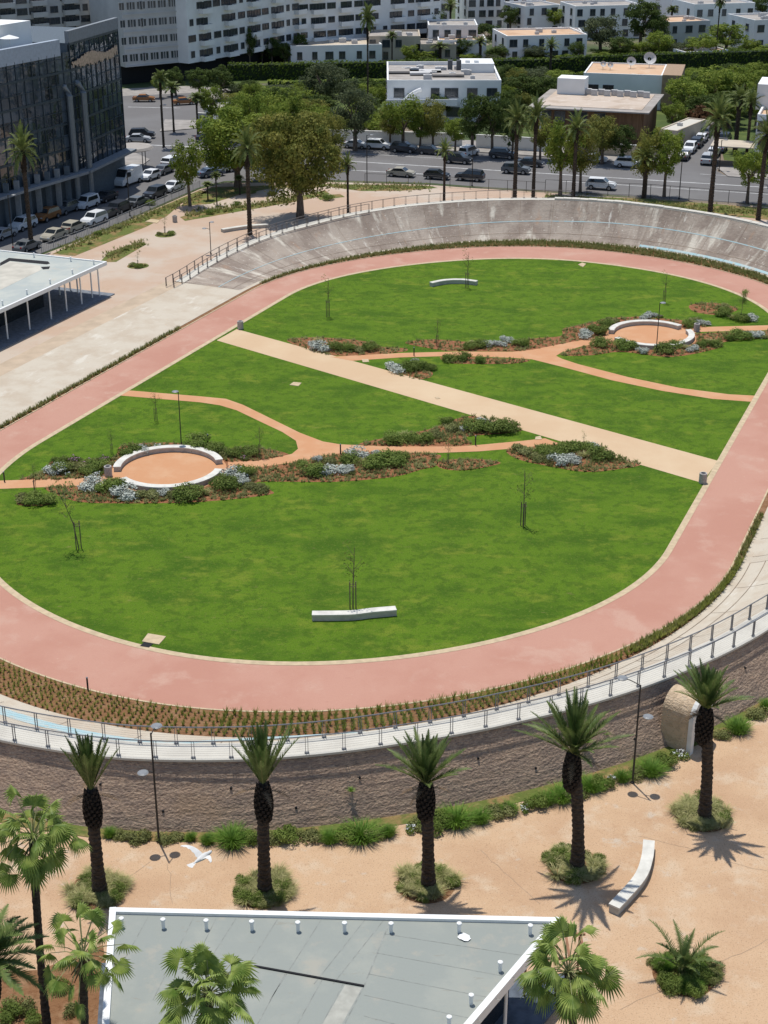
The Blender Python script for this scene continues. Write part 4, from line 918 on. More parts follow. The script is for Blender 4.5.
TK = {
 'A': (Kind(make_tree(1, M_leafA, 3.5, 3.6, 6.0, 46, 120, .17)), 3.6, 9.8, 'fresh green leafy tree'), 'A2': (Kind(make_tree(2, M_leafA, 3.5, 3.6, 6.0, 42, 120, .17)), 3.6, 9.8, 'fresh green leafy tree'),
 'B': (Kind(make_tree(3, M_leafB, 3.6, 4.0, 6.4, 60, 120, .16)), 3.7, 10.6, 'bronze green rounded tree'), 'C': (Kind(make_tree(4, M_leafC, 3.3, 3.8, 6.0, 44, 120, .17)), 3.4, 10.0, 'dark green dense tree'),
 'C2': (Kind(make_tree(5, M_leafC, 3.3, 3.8, 6.0, 40, 120, .17)), 3.4, 10.0, 'dark green dense tree'), 'D': (Kind(make_tree(6, M_leafD, 3.4, 3.2, 5.4, 46, 120, .15)), 3.5, 8.8, 'grey olive rounded tree'),
 'E': (Kind(make_tree(7, M_leafE, 2.0, 1.6, 3.2, 26, 90, .14)), 2.0, 5.0, 'small rust coloured tree'), 'K': (Kind(make_tree(8, M_leafC, 1.1, 4.6, 5.4, 34, 110, .14, tr=.15, fork=1.2)), 1.15, 10.2, 'narrow dark cypress')}
def trees(lst, among, group):
    items = []
    for k, bx, by, ty, wpx in lst:
        K, r0, H0, d = TK[k]; h = zof(bx, by, ty); s_ = wpx/2/ppm(bx, by, h*.6)/r0*1.18
        o = K.put(P(bx, by), random.uniform(0, 6.28), (s_, s_, h/H0)); items.append((bx, o, d))
    order(items, 'tree', group, among)
bigt = Kind(make_tree(30, M_leafB, 8.0, 7.8, 10.2, 46, 430, .25, tr=.6, fork=3.4)); h = zof(300, 218, 103)
bigt.put(P(300, 218), .4, ((128/2/ppm(300, 218, 9))/8.4, (110/2/ppm(300, 218, 9))/8.4)+(h/17.6,), 'largest bronze green tree, its pale trunk beside the far railing', 'tree')
bigt2 = Kind(make_tree(31, M_leafA, 6.2, 6.6, 8.8, 40, 340, .25, tr=.5, fork=2.8)); h = zof(238, 187, 102)
bigt2.put(P(238, 187), 1.4, ((115/2/ppm(238, 187, 9))/6.5,)*2+(h/15.8,), 'large fresh green tree just left of the largest bronze tree', 'tree')
trees([('A', 190, 206, 138, 36), ('D', 355, 151, 82, 48), ('A2', 403, 150, 90, 44), ('B', 433, 150, 96, 28), ('C', 472, 156, 86, 40), ('C2', 492, 157, 90, 32), ('A', 560, 196, 116, 44), ('B', 580, 192, 120, 36), ('B', 645, 196, 124, 34), ('A', 664, 197, 126, 38), ('B', 602, 164, 112, 36), ('C', 622, 166, 120, 30), ('A2', 747, 203, 141, 36), ('A', 455, 153, 116, 24), ('C2', 770, 185, 118, 28), ('A', 420, 150, 112, 26), ('B', 390, 146, 104, 24), ('C', 512, 158, 104, 26), ('B', 540, 160, 112, 28)],
      'along the near and far kerbs of the avenue', 'trees along the avenue')
trees([('A2', 262, 150, 84, 40), ('A', 290, 150, 90, 40), ('A2', 236, 142, 94, 36), ('A', 212, 132, 84, 30), ('D', 325, 112, 58, 50), ('A', 278, 176, 98, 40), ('B', 330, 168, 110, 34), ('A2', 222, 168, 108, 30), ('A', 256, 165, 88, 40), ('C', 200, 100, 64, 26), ('C2', 222, 100, 64, 30), ('C', 252, 100, 78, 24), ('C2', 176, 96, 66, 22), ('B', 232, 112, 92, 22), ('A', 160, 98, 76, 16), ('C', 290, 108, 86, 30), ('D', 350, 118, 76, 30), ('A2', 375, 116, 82, 24), ('C2', 310, 122, 92, 26), ('C', 385, 100, 78, 20), ('A', 320, 135, 104, 28), ('C', 275, 118, 84, 28), ('B', 340, 140, 108, 22)],
      'between the crossing and the long hedge', 'trees between the crossing and the hedge')
trees([('C', 522, 110, 70, 40), ('C2', 545, 112, 74, 36), ('A', 560, 90, 72, 28), ('D', 535, 90, 66, 36), ('C', 570, 108, 84, 26), ('C2', 440, 122, 90, 26), ('C', 500, 130, 96, 26), ('A2', 684, 120, 72, 46), ('A', 712, 112, 66, 50), ('A2', 740, 106, 62, 44), ('A', 758, 100, 60, 40), ('C', 700, 126, 92, 34), ('C2', 728, 128, 96, 36), ('E', 700, 132, 104, 26), ('E', 690, 126, 108, 16), ('A2', 672, 132, 98, 26), ('C', 660, 94, 64, 26), ('A', 755, 130, 80, 28), ('C2', 763, 112, 74, 24), ('C', 588, 72, 60, 18), ('C2', 600, 150, 120, 26), ('C', 585, 155, 128, 20)],
      'among the villas below the long hedge', 'trees among the villas')
trees([('C', 424, 46, 2, 40), ('C2', 398, 44, 10, 26), ('C', 484, 52, 20, 30), ('A', 555, 34, 6, 30), ('D', 600, 56, 12, 44), ('C', 640, 50, -6, 42), ('C2', 656, 52, 10, 26), ('A2', 659, 60, 28, 30), ('C', 620, 60, 34, 26), ('C2', 510, 34, 4, 24), ('D', 535, 62, 44, 26), ('A', 725, 56, 22, 40), ('A2', 700, 62, 32, 36), ('A', 748, 60, 38, 24), ('C', 762, 20, -8, 24), ('C', 238, 62, 32, 22), ('C2', 262, 62, 28, 24), ('C', 285, 66, 40, 20), ('K', 341, 48, 21, 12), ('C', 375, 30, 0, 20), ('A', 395, 56, 30, 20), ('D', 680, 62, 40, 24), ('C', 735, 62, 46, 24), ('C2', 500, 62, 44, 20), ('C', 460, 60, 36, 24), ('A', 410, 66, 44, 20), ('C2', 576, 62, 40, 18), ('C', 310, 46, 18, 16), ('C2', 205, 74, 40, 20), ('C', 215, 72, 44, 18), ('C2', 250, 70, 26, 16), ('C', 272, 66, 34, 18), ('K', 262, 66, 24, 9), ('C', 300, 62, 30, 16), ('K', 232, 72, 30, 9)],
      'beyond the long hedge', 'trees beyond the long hedge')
def fill(poly, n, kinds, hpx, wpx, among, group, seed):
    rgf = random.Random(seed); L = []
    (x0, y0), (x1, y1) = poly
    for k in range(n):
        x, y = rgf.uniform(x0, x1), rgf.uniform(y0, y1); L.append((rgf.choice(kinds), x, y, y-rgf.uniform(*hpx), rgf.uniform(*wpx)))
    trees(L, among, group)
fill(((226, 92), (384, 104)), 20, ['A', 'C', 'C2', 'D', 'A2'], (8, 17), (20, 32), 'in the upper gardens near the modern villa', 'garden trees left of the modern villa', 1)
fill(((236, 110), (384, 142)), 30, ['A', 'C', 'A2', 'B'], (20, 34), (22, 34), 'in the lower gardens near the modern villa', 'lower garden trees left of the modern villa', 2)
fill(((674, 84), (768, 104)), 20, ['A', 'C', 'C2', 'A2'], (14, 24), (22, 34), 'in the upper gardens at the right edge', 'upper garden trees at the right', 3)
fill(((716, 104), (768, 130)), 16, ['A', 'C', 'C2', 'A2'], (18, 30), (20, 30), 'in the gardens beyond the side street', 'garden trees beyond the side street', 4)
fill(((500, 80), (592, 88)), 14, ['A', 'C', 'C2', 'D'], (10, 18), (18, 30), 'in front of the hedge centre', 'garden trees in front of the hedge', 5)
fill(((504, 92), (528, 128)), 8, ['C', 'C2', 'A', 'B'], (20, 34), (18, 26), 'in the strip right of the modern villa', 'garden trees right of the modern villa', 6)
fill(((590, 56), (768, 66)), 26, ['A', 'C', 'D', 'A2'], (8, 20), (18, 32), 'right behind the hedge at right', 'trees behind the right half of the hedge', 7)
fill(((400, 58), (590, 66)), 22, ['A', 'C', 'D', 'A2'], (6, 14), (14, 24), 'right behind the hedge middle', 'trees behind the middle of the hedge', 8)
for gz in ([(225, 150), (240, 140), (240, 90), (390, 84), (386, 122), (330, 136), (330, 147), (235, 143)], [(500, 78), (770, 70), (1000, 80), (1000, 160), (768, 165), (724, 160), (716, 122), (676, 120), (672, 140), (500, 140)], [(200, 78), (900, 60), (900, 72), (228, 84)]):
    sheet('garden_ground', gz, 0.002, M_garden)
# far palms
def make_fp(seed, H, L, r, nf, el, leaf, w_=.085, thin=False):
    def mk():
        t = date_palm((0, 0, 0), H, '', seed, nf=nf, L=L, el=el, droop=.9, r0=r*1.25, r1=r, leaf=leaf, boots=24, nl=20, fm=M_frondfar, w_=w_, dead=3, elp=.9); t.name = 'tall_palm'; return t
    return mk
FPK = [(Kind(make_fp(41, 10, 3.4, .38, 34, (-30, 80), .75)), 10, 3.1), (Kind(make_fp(42, 10, 3.2, .34, 30, (-20, 80), .7)), 10, 2.9), (Kind(make_fp(43, 10, 1.8, .16, 26, (-40, 80), .6)), 10, 1.6)]
items = []
for bx, by, cy, k, wpx in ((32, 250, 153, 0, 46), (250, 235, 150, 0, 44), (348, 214, 166, 1, 22), (444, 201, 152, 1, 24), (514.5, 199, 122, 0, 40), (533, 199, 118, 1, 36), (573, 200, 130, 1, 38), (643.5, 198, 158, 0, 34), (710, 212, 120, 0, 48), (758, 220, 136, 0, 44), (735, 152, 100, 1, 44), (746, 160, 104, 1, 30), (164, 147, 80, 2, 22), (174, 132, 88, 2, 22), (198, 134, 98, 2, 22), (313, 50, 14, 2, 20), (368, 128, 20, 2, 26), (392, 66, 36, 2, 16), (450, 40, 6, 1, 20), (550, 78, 46, 1, 22), (240, 195, 178, 2, 12), (208, 200, 184, 2, 14), (217, 205, 176, 2, 12), (272, 190, 172, 2, 14), (440, 62, 46, 1, 26), (480, 64, 42, 1, 26), (670, 40, 10, 2, 16), (420, 44, 8, 1, 30), (600, 160, 128, 1, 26), (715, 62, 2, 2, 16)):
    K, H0, r0 = FPK[k]; h = zof(bx, by, cy); s_ = wpx/2/ppm(bx, by, h)/r0; items.append((bx, K.put(P(bx, by), random.uniform(0, 6.28), (s_, s_, h/H0)), ('tall slim palm' if k == 2 else 'feather crowned palm') + (' by the road' if by > 180 else ' in the town')))
order(items, 'palm', 'palms beyond the velodrome', 'beyond the velodrome')

# hedges
def hedge(a, b, h, dep, label, m=M_hedge):
    p, q = P(*a), P(*b); c = (p+q)/2; L = (q-p).length; rz = math.atan2(q.y-p.y, q.x-p.x); t = empty('hedge', c, rz, label, 'hedge')
    mb = MB(); rg = random.Random(int(a[0]))
    n = int(L*34)
    for _ in range(n):
        f_ = rg.random(); x = rg.uniform(-L/2, L/2)
        if f_ < .55: pp = Vector((x, -dep/2+rg.gauss(0, .12), rg.uniform(0, h))); nr = Vector((0, -1, .2))
        else: pp = Vector((x, rg.uniform(-dep/2, dep/2), h+rg.gauss(0, .1)+.15*math.sin(x*.3))); nr = Vector((0, 0, 1))
        nr = (nr+Vector((rg.gauss(0, .6), rg.gauss(0, .6), rg.gauss(0, .6)))).normalized(); u_ = nr.orthogonal().normalized(); v_ = nr.cross(u_); s_ = rg.uniform(.18, .4)
        mb.q(pp-u_*s_, pp-v_*s_*.6, pp+u_*s_, pp+v_*s_*.6)
    mb.build('foliage', m, t)
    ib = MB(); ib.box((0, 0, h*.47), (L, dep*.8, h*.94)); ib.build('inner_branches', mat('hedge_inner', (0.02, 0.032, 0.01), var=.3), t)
hedge((228, 80), (560, 74), 3.4, 2.5, 'left half of the long clipped dark hedge across the town')
hedge((560, 74), (850, 64), 3.8, 2.5, 'right half of the long clipped dark hedge across the town')
hedge((268, 92), (400, 91), 2.2, 1.6, 'lower clipped hedge in front of the long hedge at left', M_leafA)
hedge((380, 91), (420, 90), 2.2, 1.6, 'short lower hedge behind the white modern villa', M_leafA)
hedge((545, 84), (600, 82), 2.0, 1.6, 'short lower hedge behind the terracotta roofed house', M_leafA)

# ------------------------------------------------------------------ verges by the streets
for vz in ([(52, 254), (110, 229), (200, 190), (208, 192), (182, 203), (167, 216), (146, 227), (75, 256)], [(100, 262), (109, 252), (140, 242), (147, 244), (116, 262)], [(212, 187), (330, 184), (325, 187), (273, 188), (242, 194), (210, 204), (180, 206), (196, 196)],
    [(200, 212), (248, 205), (284, 200), (325, 190), (330, 194), (300, 201), (248, 210), (185, 221), (180, 217)], [(330, 184), (430, 186), (438, 188), (400, 191), (360, 191), (330, 187)], [(545, 195), (650, 199), (768, 208), (900, 218), (900, 232), (768, 220), (660, 208), (545, 201)], [(316, 196), (340, 194), (345, 197), (320, 200)]):
    sheet('verge', vz, 0.010, M_verge)
gb = MB()
for vz, n in ((((60, 250), (200, 196)), 500), (((185, 215), (300, 198)), 500), (((330, 186), (430, 188)), 300), (((545, 198), (768, 213)), 900), (((106, 257), (144, 243)), 160)):
    for _ in range(n):
        t = rg.random(); x = vz[0][0]+(vz[1][0]-vz[0][0])*t+rg.gauss(0, 2); y = vz[0][1]+(vz[1][1]-vz[0][1])*t+rg.gauss(0, 1.8); tuft_into(gb, P(x, y), .32, .35, 7, .05)
gb.build('verge_grass', mat('verge_leaf', (0.17, 0.21, 0.045), col2=(0.33, 0.30, 0.12), scale=.6, trans=.2))['kind'] = 'stuff'
plant([('g', 176, 190, 12), ('o', 118, 228, 14), ('g', 150, 205, 12), ('y', 90, 244, 12), ('g', 236, 206, 10), ('g', 328, 200, 14), ('o', 250, 193, 12), ('o', 272, 195, 12), ('g', 210, 214, 10), ('g', 98, 235, 10)], 'on the verges by the left street', 'plants on the verges by the left street', 1.5, .01)
for i, (x, y) in enumerate(((138, 266), (165, 235))):
    disc(P(x, y), 1.35, .012, M_verge, 'verge'); 
plant([('o', 133, 266, 10), ('g', 139, 268, 10), ('y', 145, 266, 9), ('o', 160, 235, 9), ('y', 166, 236, 9), ('g', 171, 235, 9)], 'in the far left round pits', 'plants in the round pits of the far paving', 1.5, .012)
def fence_line(pts, step, hh, label, m, name='metal_fence', bars=2, infill=True, every=1):
    w_ = [P(*p) for p in pts]; c = w_[0]; t = empty(name, c, 0, label, 'fence'); dense = []
    for a, b in zip(w_, w_[1:]):
        n = max(1, int((b-a).length/step)); dense += [a.lerp(b, k/n) for k in range(n)]
    dense.append(w_[-1]); proto = None; pm = MB(); pm.box((0, 0, hh/2), (.07, .07, hh))
    for p in dense[:100]:
        if proto is None: proto = o = pm.build('post', m, t)
        else: o = proto.copy(); COL.objects.link(o); o.parent = t
        o.location = p-c
    rb = MB()
    for k in range(bars): rb.tube([p-c+Vector((0, 0, hh*(1-k*.85/(max(1, bars-1))))) for p in dense], .03, 4)
    if infill:
        for a, b in zip(dense, dense[1:]):
            n = int((b-a).length/.35)
            for k in range(1, n): q = a.lerp(b, k/n)-c; rb.box((q.x, q.y, hh*.5), (.03, .03, hh*.95))
    rb.build('rails', m, t)
fence_line([(42, 253), (110, 227.5), (200, 188)], 2.2, 1.1, 'grey upright bar fence between the left street and the green verge', mat('fence_grey', (.30, .30, .30), var=.1))
fence_line([(545, 193), (650, 198), (768, 207), (830, 212)], 2.6, 2.0, 'dark wire fence with posts along the avenue at right', M_post, bars=2, infill=False)
fence_line([(365, 184), (430, 186), (470, 189), (545, 193)], 2.6, 1.6, 'dark wire fence with posts behind the middle of the far bank', M_post, bars=2, infill=False)

# ------------------------------------------------------------------ cars
M_tyre = mat('tyre', (.02, .02, .02), var=.1); M_cglass = mat('car_glass', (.02, .025, .03), rough=.08, var=.1, spec=.9); M_red = mat('tail_light', (.35, .02, .02), rough=.3, var=.05); M_hl = mat('head_light', (.6, .62, .62), rough=.2, var=.05); M_rim = mat('wheel_rim', (.35, .35, .36), metal=.6, rough=.4, var=.05)
CARC = {'white': (.72, .73, .74), 'silver': (.42, .43, .44), 'dark': (.03, .035, .045), 'grey': (.13, .14, .15), 'orange': (.30, .13, .045), 'blue': (.09, .12, .17), 'tan': (.40, .37, .30)}
PROF = {
 'sedan': (4.4, 1.72, [(-2.2, .35), (-2.2, .78), (-2.05, .92), (-1.5, .98), (-.95, 1.38), (.35, 1.42), (1.05, 1.0), (1.95, .86), (2.2, .62), (2.2, .35)], [(-1.42, 1.0), (-.92, 1.34), (.32, 1.38), (.95, 1.0)]),
 'hatch': (4.0, 1.70, [(-2.0, .35), (-2.0, .9), (-1.85, 1.05), (-1.45, 1.44), (.2, 1.5), (.95, 1.04), (1.75, .9), (2.0, .65), (2.0, .35)], [(-1.72, 1.04), (-1.4, 1.38), (.18, 1.44), (.85, 1.04)]),
 'suv': (4.5, 1.85, [(-2.25, .4), (-2.25, 1.0), (-2.1, 1.15), (-1.8, 1.66), (.45, 1.72), (1.1, 1.15), (2.05, 1.02), (2.25, .75), (2.25, .4)], [(-1.95, 1.16), (-1.72, 1.6), (.42, 1.65), (1.0, 1.16)]),
 'small_van': (4.3, 1.78, [(-2.15, .35), (-2.15, 1.1), (-2.05, 1.75), (-1.8, 1.83), (.6, 1.83), (1.2, 1.15), (1.95, .98), (2.15, .7), (2.15, .35)], [(-1.7, 1.15), (-1.6, 1.65), (.55, 1.7), (1.08, 1.15)]),
 'van': (5.9, 2.0, [(-2.95, .4), (-2.95, 1.3), (-2.9, 2.45), (-2.6, 2.6), (1.3, 2.6), (2.15, 1.5), (2.8, 1.2), (2.95, .8), (2.95, .4)], [(.55, 1.45), (.55, 2.1), (1.38, 2.2), (1.95, 1.45)])}
def make_car(kind, colour):
    def mk():
        L, Wd, pf, gl = PROF[kind]; t = empty('parked_car' if 'van' not in kind else 'parked_van', (0, 0, 0)); m = mat('paint_'+colour, CARC[colour], rough=.3, var=.04, spec=.6)
        mb = MB(); n = len(pf); hw = Wd/2
        def yy(z): return hw*(1 if z < 1.0 else 1-(z-1.0)*.28 if kind != 'van' else 1-(z-1)*.06)
        rows = []
        for sg in (-1, 1): rows += [(x, sg*yy(z)*(1 if abs(x) < L*.42 else .9), z) for x, z in pf]
        mb.v = rows; mb.f = [tuple(range(n)), tuple(reversed(range(n, 2*n)))]+[(i, n+i, n+(i+1) % n, (i+1) % n) for i in range(n)]; mb.mi = [0]*len(mb.f)
        mb.build('body', m, t)
        for sg in (-1, 1):
            g = MB(); g.q(*[(x, sg*(yy(z)+.012), z) for x, z in (gl if sg > 0 else reversed(gl))]); 
            b_ = len(g.v); o = g.build('side_window', M_cglass, t)
        # screens lie on the sloping front and rear faces of the profile, 12 mm proud
        def screen(a, b, nm):
            (x0, z0), (x1, z1) = a, b; d = Vector((x1-x0, 0, z1-z0)).normalized(); nn = Vector((-d.z, 0, d.x)); nn = nn if nn.x*(x0+x1) > 0 else -nn
            p0 = Vector((x0, 0, z0))+d*.06+nn*.012; p1 = Vector((x1, 0, z1))-d*.06+nn*.012; g = MB()
            g.q((p0.x, -yy(z0)*.88, p0.z), (p0.x, yy(z0)*.88, p0.z), (p1.x, yy(z1)*.86, p1.z), (p1.x, -yy(z1)*.86, p1.z)); g.build(nm, M_cglass, t)
        i_top = max(i for i in range(n) if pf[i][1] == max(p[1] for p in pf)); screen(pf[i_top+1], pf[i_top], 'windscreen')
        j = min(i for i in range(n) if pf[i][1] > max(p[1] for p in pf)-.14)
        if kind != 'van': screen(pf[j-1], pf[j], 'rear_window')
        for sx in (-1, 1):
            for sy in (-1, 1):
                wb = MB(); r_ = .33 if kind not in ('suv', 'van') else .37; c = Vector((sx*L*.30, sy*(hw-.1), r_)); wb.tube([c+Vector((0, -.11, 0)), c+Vector((0, .11, 0))], r_, 14); w0 = wb.build('wheel', M_tyre, t)
                rb = MB(); rb.tube([c+Vector((0, sy*.10, 0)), c+Vector((0, sy*.125, 0))], r_*.6, 10); rb.build('rim', M_rim, w0)
        for sy in (-1, 1):
            h_ = MB(); zf = pf[-2][1]; h_.box((L/2-.06, sy*hw*.66, zf+.02), (.16, .32, .14)); h_.build('headlight', M_hl, t)
            h_ = MB(); h_.box((-L/2+.03, sy*hw*.70, .86), (.1, .22, .2)); h_.build('tail_light', M_red, t)
        return t
    return mk
CK = {}
def car(kind, colour, x, y, rz, rev=False):
    k = (kind, colour)
    if k not in CK: CK[k] = Kind(make_car(kind, colour))
    p = P(x, y, .7); p.z = .006
    return x, CK[k].put(p, rz+(math.pi if rev else 0)), '%s %s' % ({'dark': 'dark', 'tan': 'beige'}.get(colour, colour), {'sedan': 'saloon car', 'hatch': 'hatchback car', 'suv': 'tall estate car', 'small_van': 'small van', 'van': 'large van'}[kind])
def hd(a, b): d = P(*b)-P(*a); return math.atan2(d.y, d.x)
a1 = hd((53, 234), (173, 187))
order([car('sedan', 'grey', 27, 245, a1), car('sedan', 'tan', 54, 234, a1, True), car('hatch', 'tan', 74, 226, a1), car('suv', 'white', 94, 219, a1, True), car('sedan', 'dark', 107, 213, a1), car('suv', 'dark', 121, 207, a1), car('sedan', 'grey', 137, 201, a1), car('suv', 'dark', 155, 193, a1, True), car('sedan', 'white', 173, 186, a1, True)], 'car', 'cars parked along the fence side of the left street', 'parked by the left street fence')
order([car('sedan', 'silver', 3, 233, a1), car('suv', 'white', 23, 224, a1, True), car('suv', 'orange', 47, 215, a1, True), car('suv', 'grey', 66, 208, a1, True), car('small_van', 'white', 87, 203, a1, True), car('sedan', 'dark', 106, 196, a1, True), car('van', 'white', 128, 180, a1, True), car('hatch', 'white', 150, 175, a1, True), car('sedan', 'grey', 164, 169, a1), car('suv', 'white', 172, 162, a1)], 'car', 'cars parked on the building side of the left street', 'beside the glass building')
a2 = hd((370, 161), (768, 187))
order([car('suv', 'white', 378, 145, a2), car('sedan', 'silver', 356, 144, a2), car('suv', 'dark', 404, 148, a2), car('small_van', 'white', 469, 152, a2+1.3), car('hatch', 'dark', 430, 150, a2), car('suv', 'dark', 503, 154, a2), car('suv', 'dark', 458, 159, a2), car('sedan', 'dark', 530, 162, a2), car('sedan', 'white', 594, 158, a2), car('suv', 'white', 629, 163, a2), car('sedan', 'dark', 766, 169, a2), car('sedan', 'dark', 578, 156, a2)], 'car', 'cars parked along the far kerb of the avenue', 'parked along the far kerb of the avenue')
order([car('sedan', 'tan', 401, 172, a2), car('hatch', 'dark', 437, 174.5, a2), car('suv', 'dark', 470, 176, a2, True), car('suv', 'grey', 516, 169, a2), car('suv', 'white', 601, 184.5, a2)], 'car', 'cars on the avenue lanes', 'standing in the lanes of the avenue')
a3 = hd((684, 154), (706, 133))
order([car('sedan', 'dark', 684, 155, a3), car('suv', 'white', 690, 148, a3, True), car('suv', 'dark', 697, 142.5, a3), car('hatch', 'white', 702, 137.5, a3), car('suv', 'grey', 706, 132, a3), car('suv', 'silver', 708, 159, a3), car('hatch', 'white', 714, 152, a3), car('sedan', 'blue', 721, 147, a3), car('suv', 'dark', 725, 138, a3)], 'car', 'cars parked in the side street', 'parked in the side street between villas')
order([car('suv', 'dark', 142, 134, 0), car('sedan', 'silver', 138, 138, 0), car('sedan', 'orange', 144, 98, 0), car('sedan', 'dark', 208, 137, .2), car('sedan', 'blue', 211, 172, .6), car('suv', 'white', 221, 168, .6), car('sedan', 'orange', 184, 101, .3), car('sedan', 'white', 683, 77, .2)], 'car', 'cars around the far crossing', 'near the far crossing and gardens')

# ------------------------------------------------------------------ arched doorway in the near wall
sa = min((s for s in RS if s[0] == 'n'), key=lambda s: abs(s[1]-R(126))); nrm = W(s_u := sa[4], sa[5]) if False else (W(sa[4], sa[5])).normalized()
gA = P(697, 746); t = empty('arched_doorway', gA, math.atan2(nrm.y, nrm.x)+.35, 'pale stone arched doorway projecting from the brown wall behind a palm', 'doorway')
M_vault = layered('vault_stone', (.60, .45, .30), [((.46, .34, .22), 2, .45, .6, .8, None), ((.58, .46, .32), 5, .5, .65, .7, None), ((.25, .19, .14), 8, .58, .68, .6, None)], bump=.6, bscale=9)
def arch(r_, zs, n=14): return [(-r_, 0)]+[(-r_*math.cos(math.pi*k/n), zs+r_*math.sin(math.pi*k/n)) for k in range(n+1)]+[(r_, 0)]
Ao, Ai = arch(1.15, 2.3), arch(.85, 2.3); x0, x1 = -1.9, .15
mb = MB(); n = len(Ao)
for x in (x0, x1):
    for y, z in Ao: mb.v.append((x, y, z))
    for y, z in Ai: mb.v.append((x, y, z))
for i in range(n-1): mb.f += [(i, i+1, 2*n+i+1, 2*n+i), (n+i+1, n+i, 3*n+i, 3*n+i+1)]
mb.mi = [0]*len(mb.f); mb.build('vault', M_vault, t)
mb = MB(); Af, Ag = arch(1.22, 2.3), arch(.85, 2.3)
for x in (x1-.25, x1+.03):
    for y, z in Af: mb.v.append((x, y, z))
    for y, z in Ag: mb.v.append((x, y, z))
for i in range(n-1): mb.f += [(2*n+i, 2*n+i+1, 3*n+i+1, 3*n+i), (i, i+1, 2*n+i+1, 2*n+i), (n+i+1, n+i, 3*n+i, 3*n+i+1), (i+1, i, n+i, n+i+1)]
mb.mi = [0]*len(mb.f); mb.build('arch_frame', M_white, t)
mb = MB(); mb.v = [(x1-.5, y, z) for y, z in arch(.84, 2.3)]; mb.f = [tuple(range(n))]; mb.mi = [0]; d_ = mb.build('door', mat('door_blue', (.03, .05, .07), rough=.3, var=.2), t)
mb = MB()
for y in (-.35, .35): mb.box((x1-.46, y, 1.3), (.05, .06, 2.6))
mb.box((x1-.46, 0, 2.25), (.05, 1.6, .06)); mb.build('door_bars', M_steel, d_)

mb = MB(); _r = random.Random(8)
for (x0, y0), (x1, y1), n_, am in (((168, 862), (173, 905), 10, 1.6), ((300, 905), (420, 790), 0, 0), ((640, 835), (768, 872), 16, 1.5), ((150, 862), (40, 940), 14, 1.6), ((620, 1010), (768, 940), 16, 1.2), ((480, 850), (540, 905), 10, 1.3)):
    if not n_: continue
    pp = [P(x0+(x1-x0)*k/n_+_r.uniform(-am, am), y0+(y1-y0)*k/n_+_r.uniform(-am, am)) for k in range(n_+1)]
    for a, b in zip(pp, pp[1:]):
        d = (b-a).normalized(); q_ = Vector((-d.y, d.x, 0))*.009; mb.q(*[(v.x, v.y, .0095) for v in (a-q_, b-q_, b+q_, a+q_)])
mb.build('paving_cracks', M_joint)['kind'] = 'structure'
# ------------------------------------------------------------------ near pavilion roof
ZR = 4.0
c0, c1 = P(113, 912, ZR), P(557, 922, ZR); cl = P(100, 1120, ZR); cr = P(380, 1132, ZR)
e = lambda a, b, t: a+(b-a)*t
c_bl = P(106, 1024, ZR); dl = (c_bl-c0).normalized()*16; c_br = P(470, 1024, ZR); dr = (c_br-c1).normalized()*18
poly = [c0, c1, c1+dr, c0+dl]
t = empty('pavilion', Vector((c0.x, c0.y, 0)), 0, 'flat grey roofed pavilion with white edge trim at the bottom of the picture', 'building'); O = t.location.copy()
def lp(p): return (p.x-O.x, p.y-O.y)
mb = MB(); mb.prism([lp(p) for p in poly], ZR-.35, ZR); roof = mb.build('roof', M_membrane, t)
mb = MB()
for k_, (a, b) in enumerate(zip(poly, poly[1:]+poly[:1])):
    d = b-a; c = (a+b)/2; mb.box((c.x-O.x, c.y-O.y, ZR-.12+.004*k_), (d.length+.3, .30, .55), math.atan2(d.y, d.x))
mb.build('edge_trim', M_trim, t)
cen = sum(poly, Vector())/4; inner = [cen+(p-cen)*.82 for p in poly]
mb = MB(); mb.prism([lp(p) for p in inner], 0, ZR-.36); mb.build('glass_wall', M_cglass, t)
mb = MB(); mb.prism([lp(cen+(p-cen)*1.12) for p in poly], 0.02, .14); mb.build('terrace', mat('terrace_slate', (.10, .12, .15), var=.2), t)
mb = MB()
for tt in (.05, .22, .4, .58, .76, .94):
    p = e(c1, c1+dr, tt); p = cen+(p-cen)*.965; mb2 = MB(); mb2.tube([(p.x-O.x, p.y-O.y, .14), (p.x-O.x, p.y-O.y, ZR-.35)], .08, 10); mb2.build('column', M_trim, t)
# wooden lattice panel behind
lat = P(548, 976); mbw = MB(); dd = dr.normalized(); 
# seams: two fields of parallel strips
sb = MB()
def seam(a, b, w_=.035, z=ZR+.006, clip=True):
    p, q = P(a[0], a[1], ZR), P(b[0], b[1], ZR); d = (q-p).normalized(); n_ = Vector((-d.y, d.x, 0))*w_/2
    sb.q(*[(v.x-O.x, v.y-O.y, z) for v in (p-n_, q-n_, q+n_, p+n_)])
for k, x in enumerate((148, 193, 216, 236, 278, 322, 366, 385)): 
    if k in (0,): seam((x, 917), (120, 968), .03)
    else: seam((x+0, 918.5), (x-52 if x > 230 else x-40, 1000 if x < 340 else 984), .035)
seam((285, 974), (246, 1045)); seam((322, 980), (283, 1050)); seam((343, 984), (306, 1055)); seam((364, 986), (326, 1060), .05)
for k in range(7):
    y0 = 938+k*21; x1_ = 545-k*19; seam((364+max(0, 21-k*8), y0-6 if k else 934), (x1_-6, y0+20), .03)
seam((391, 919), (364, 986), .06); seam((252, 966), (364, 986), .04)
sb.build('roof_seams', M_seam, roof)
gb2 = MB(); p, q = P(254, 966.5, ZR), P(364, 986.5, ZR); d = q-p; gb2.box(((p.x+q.x)/2-O.x, (p.y+q.y)/2-O.y, ZR+.03), (d.length, .09, .06), math.atan2(d.y, d.x)); gb2.build('expansion_joint', M_dark, roof)
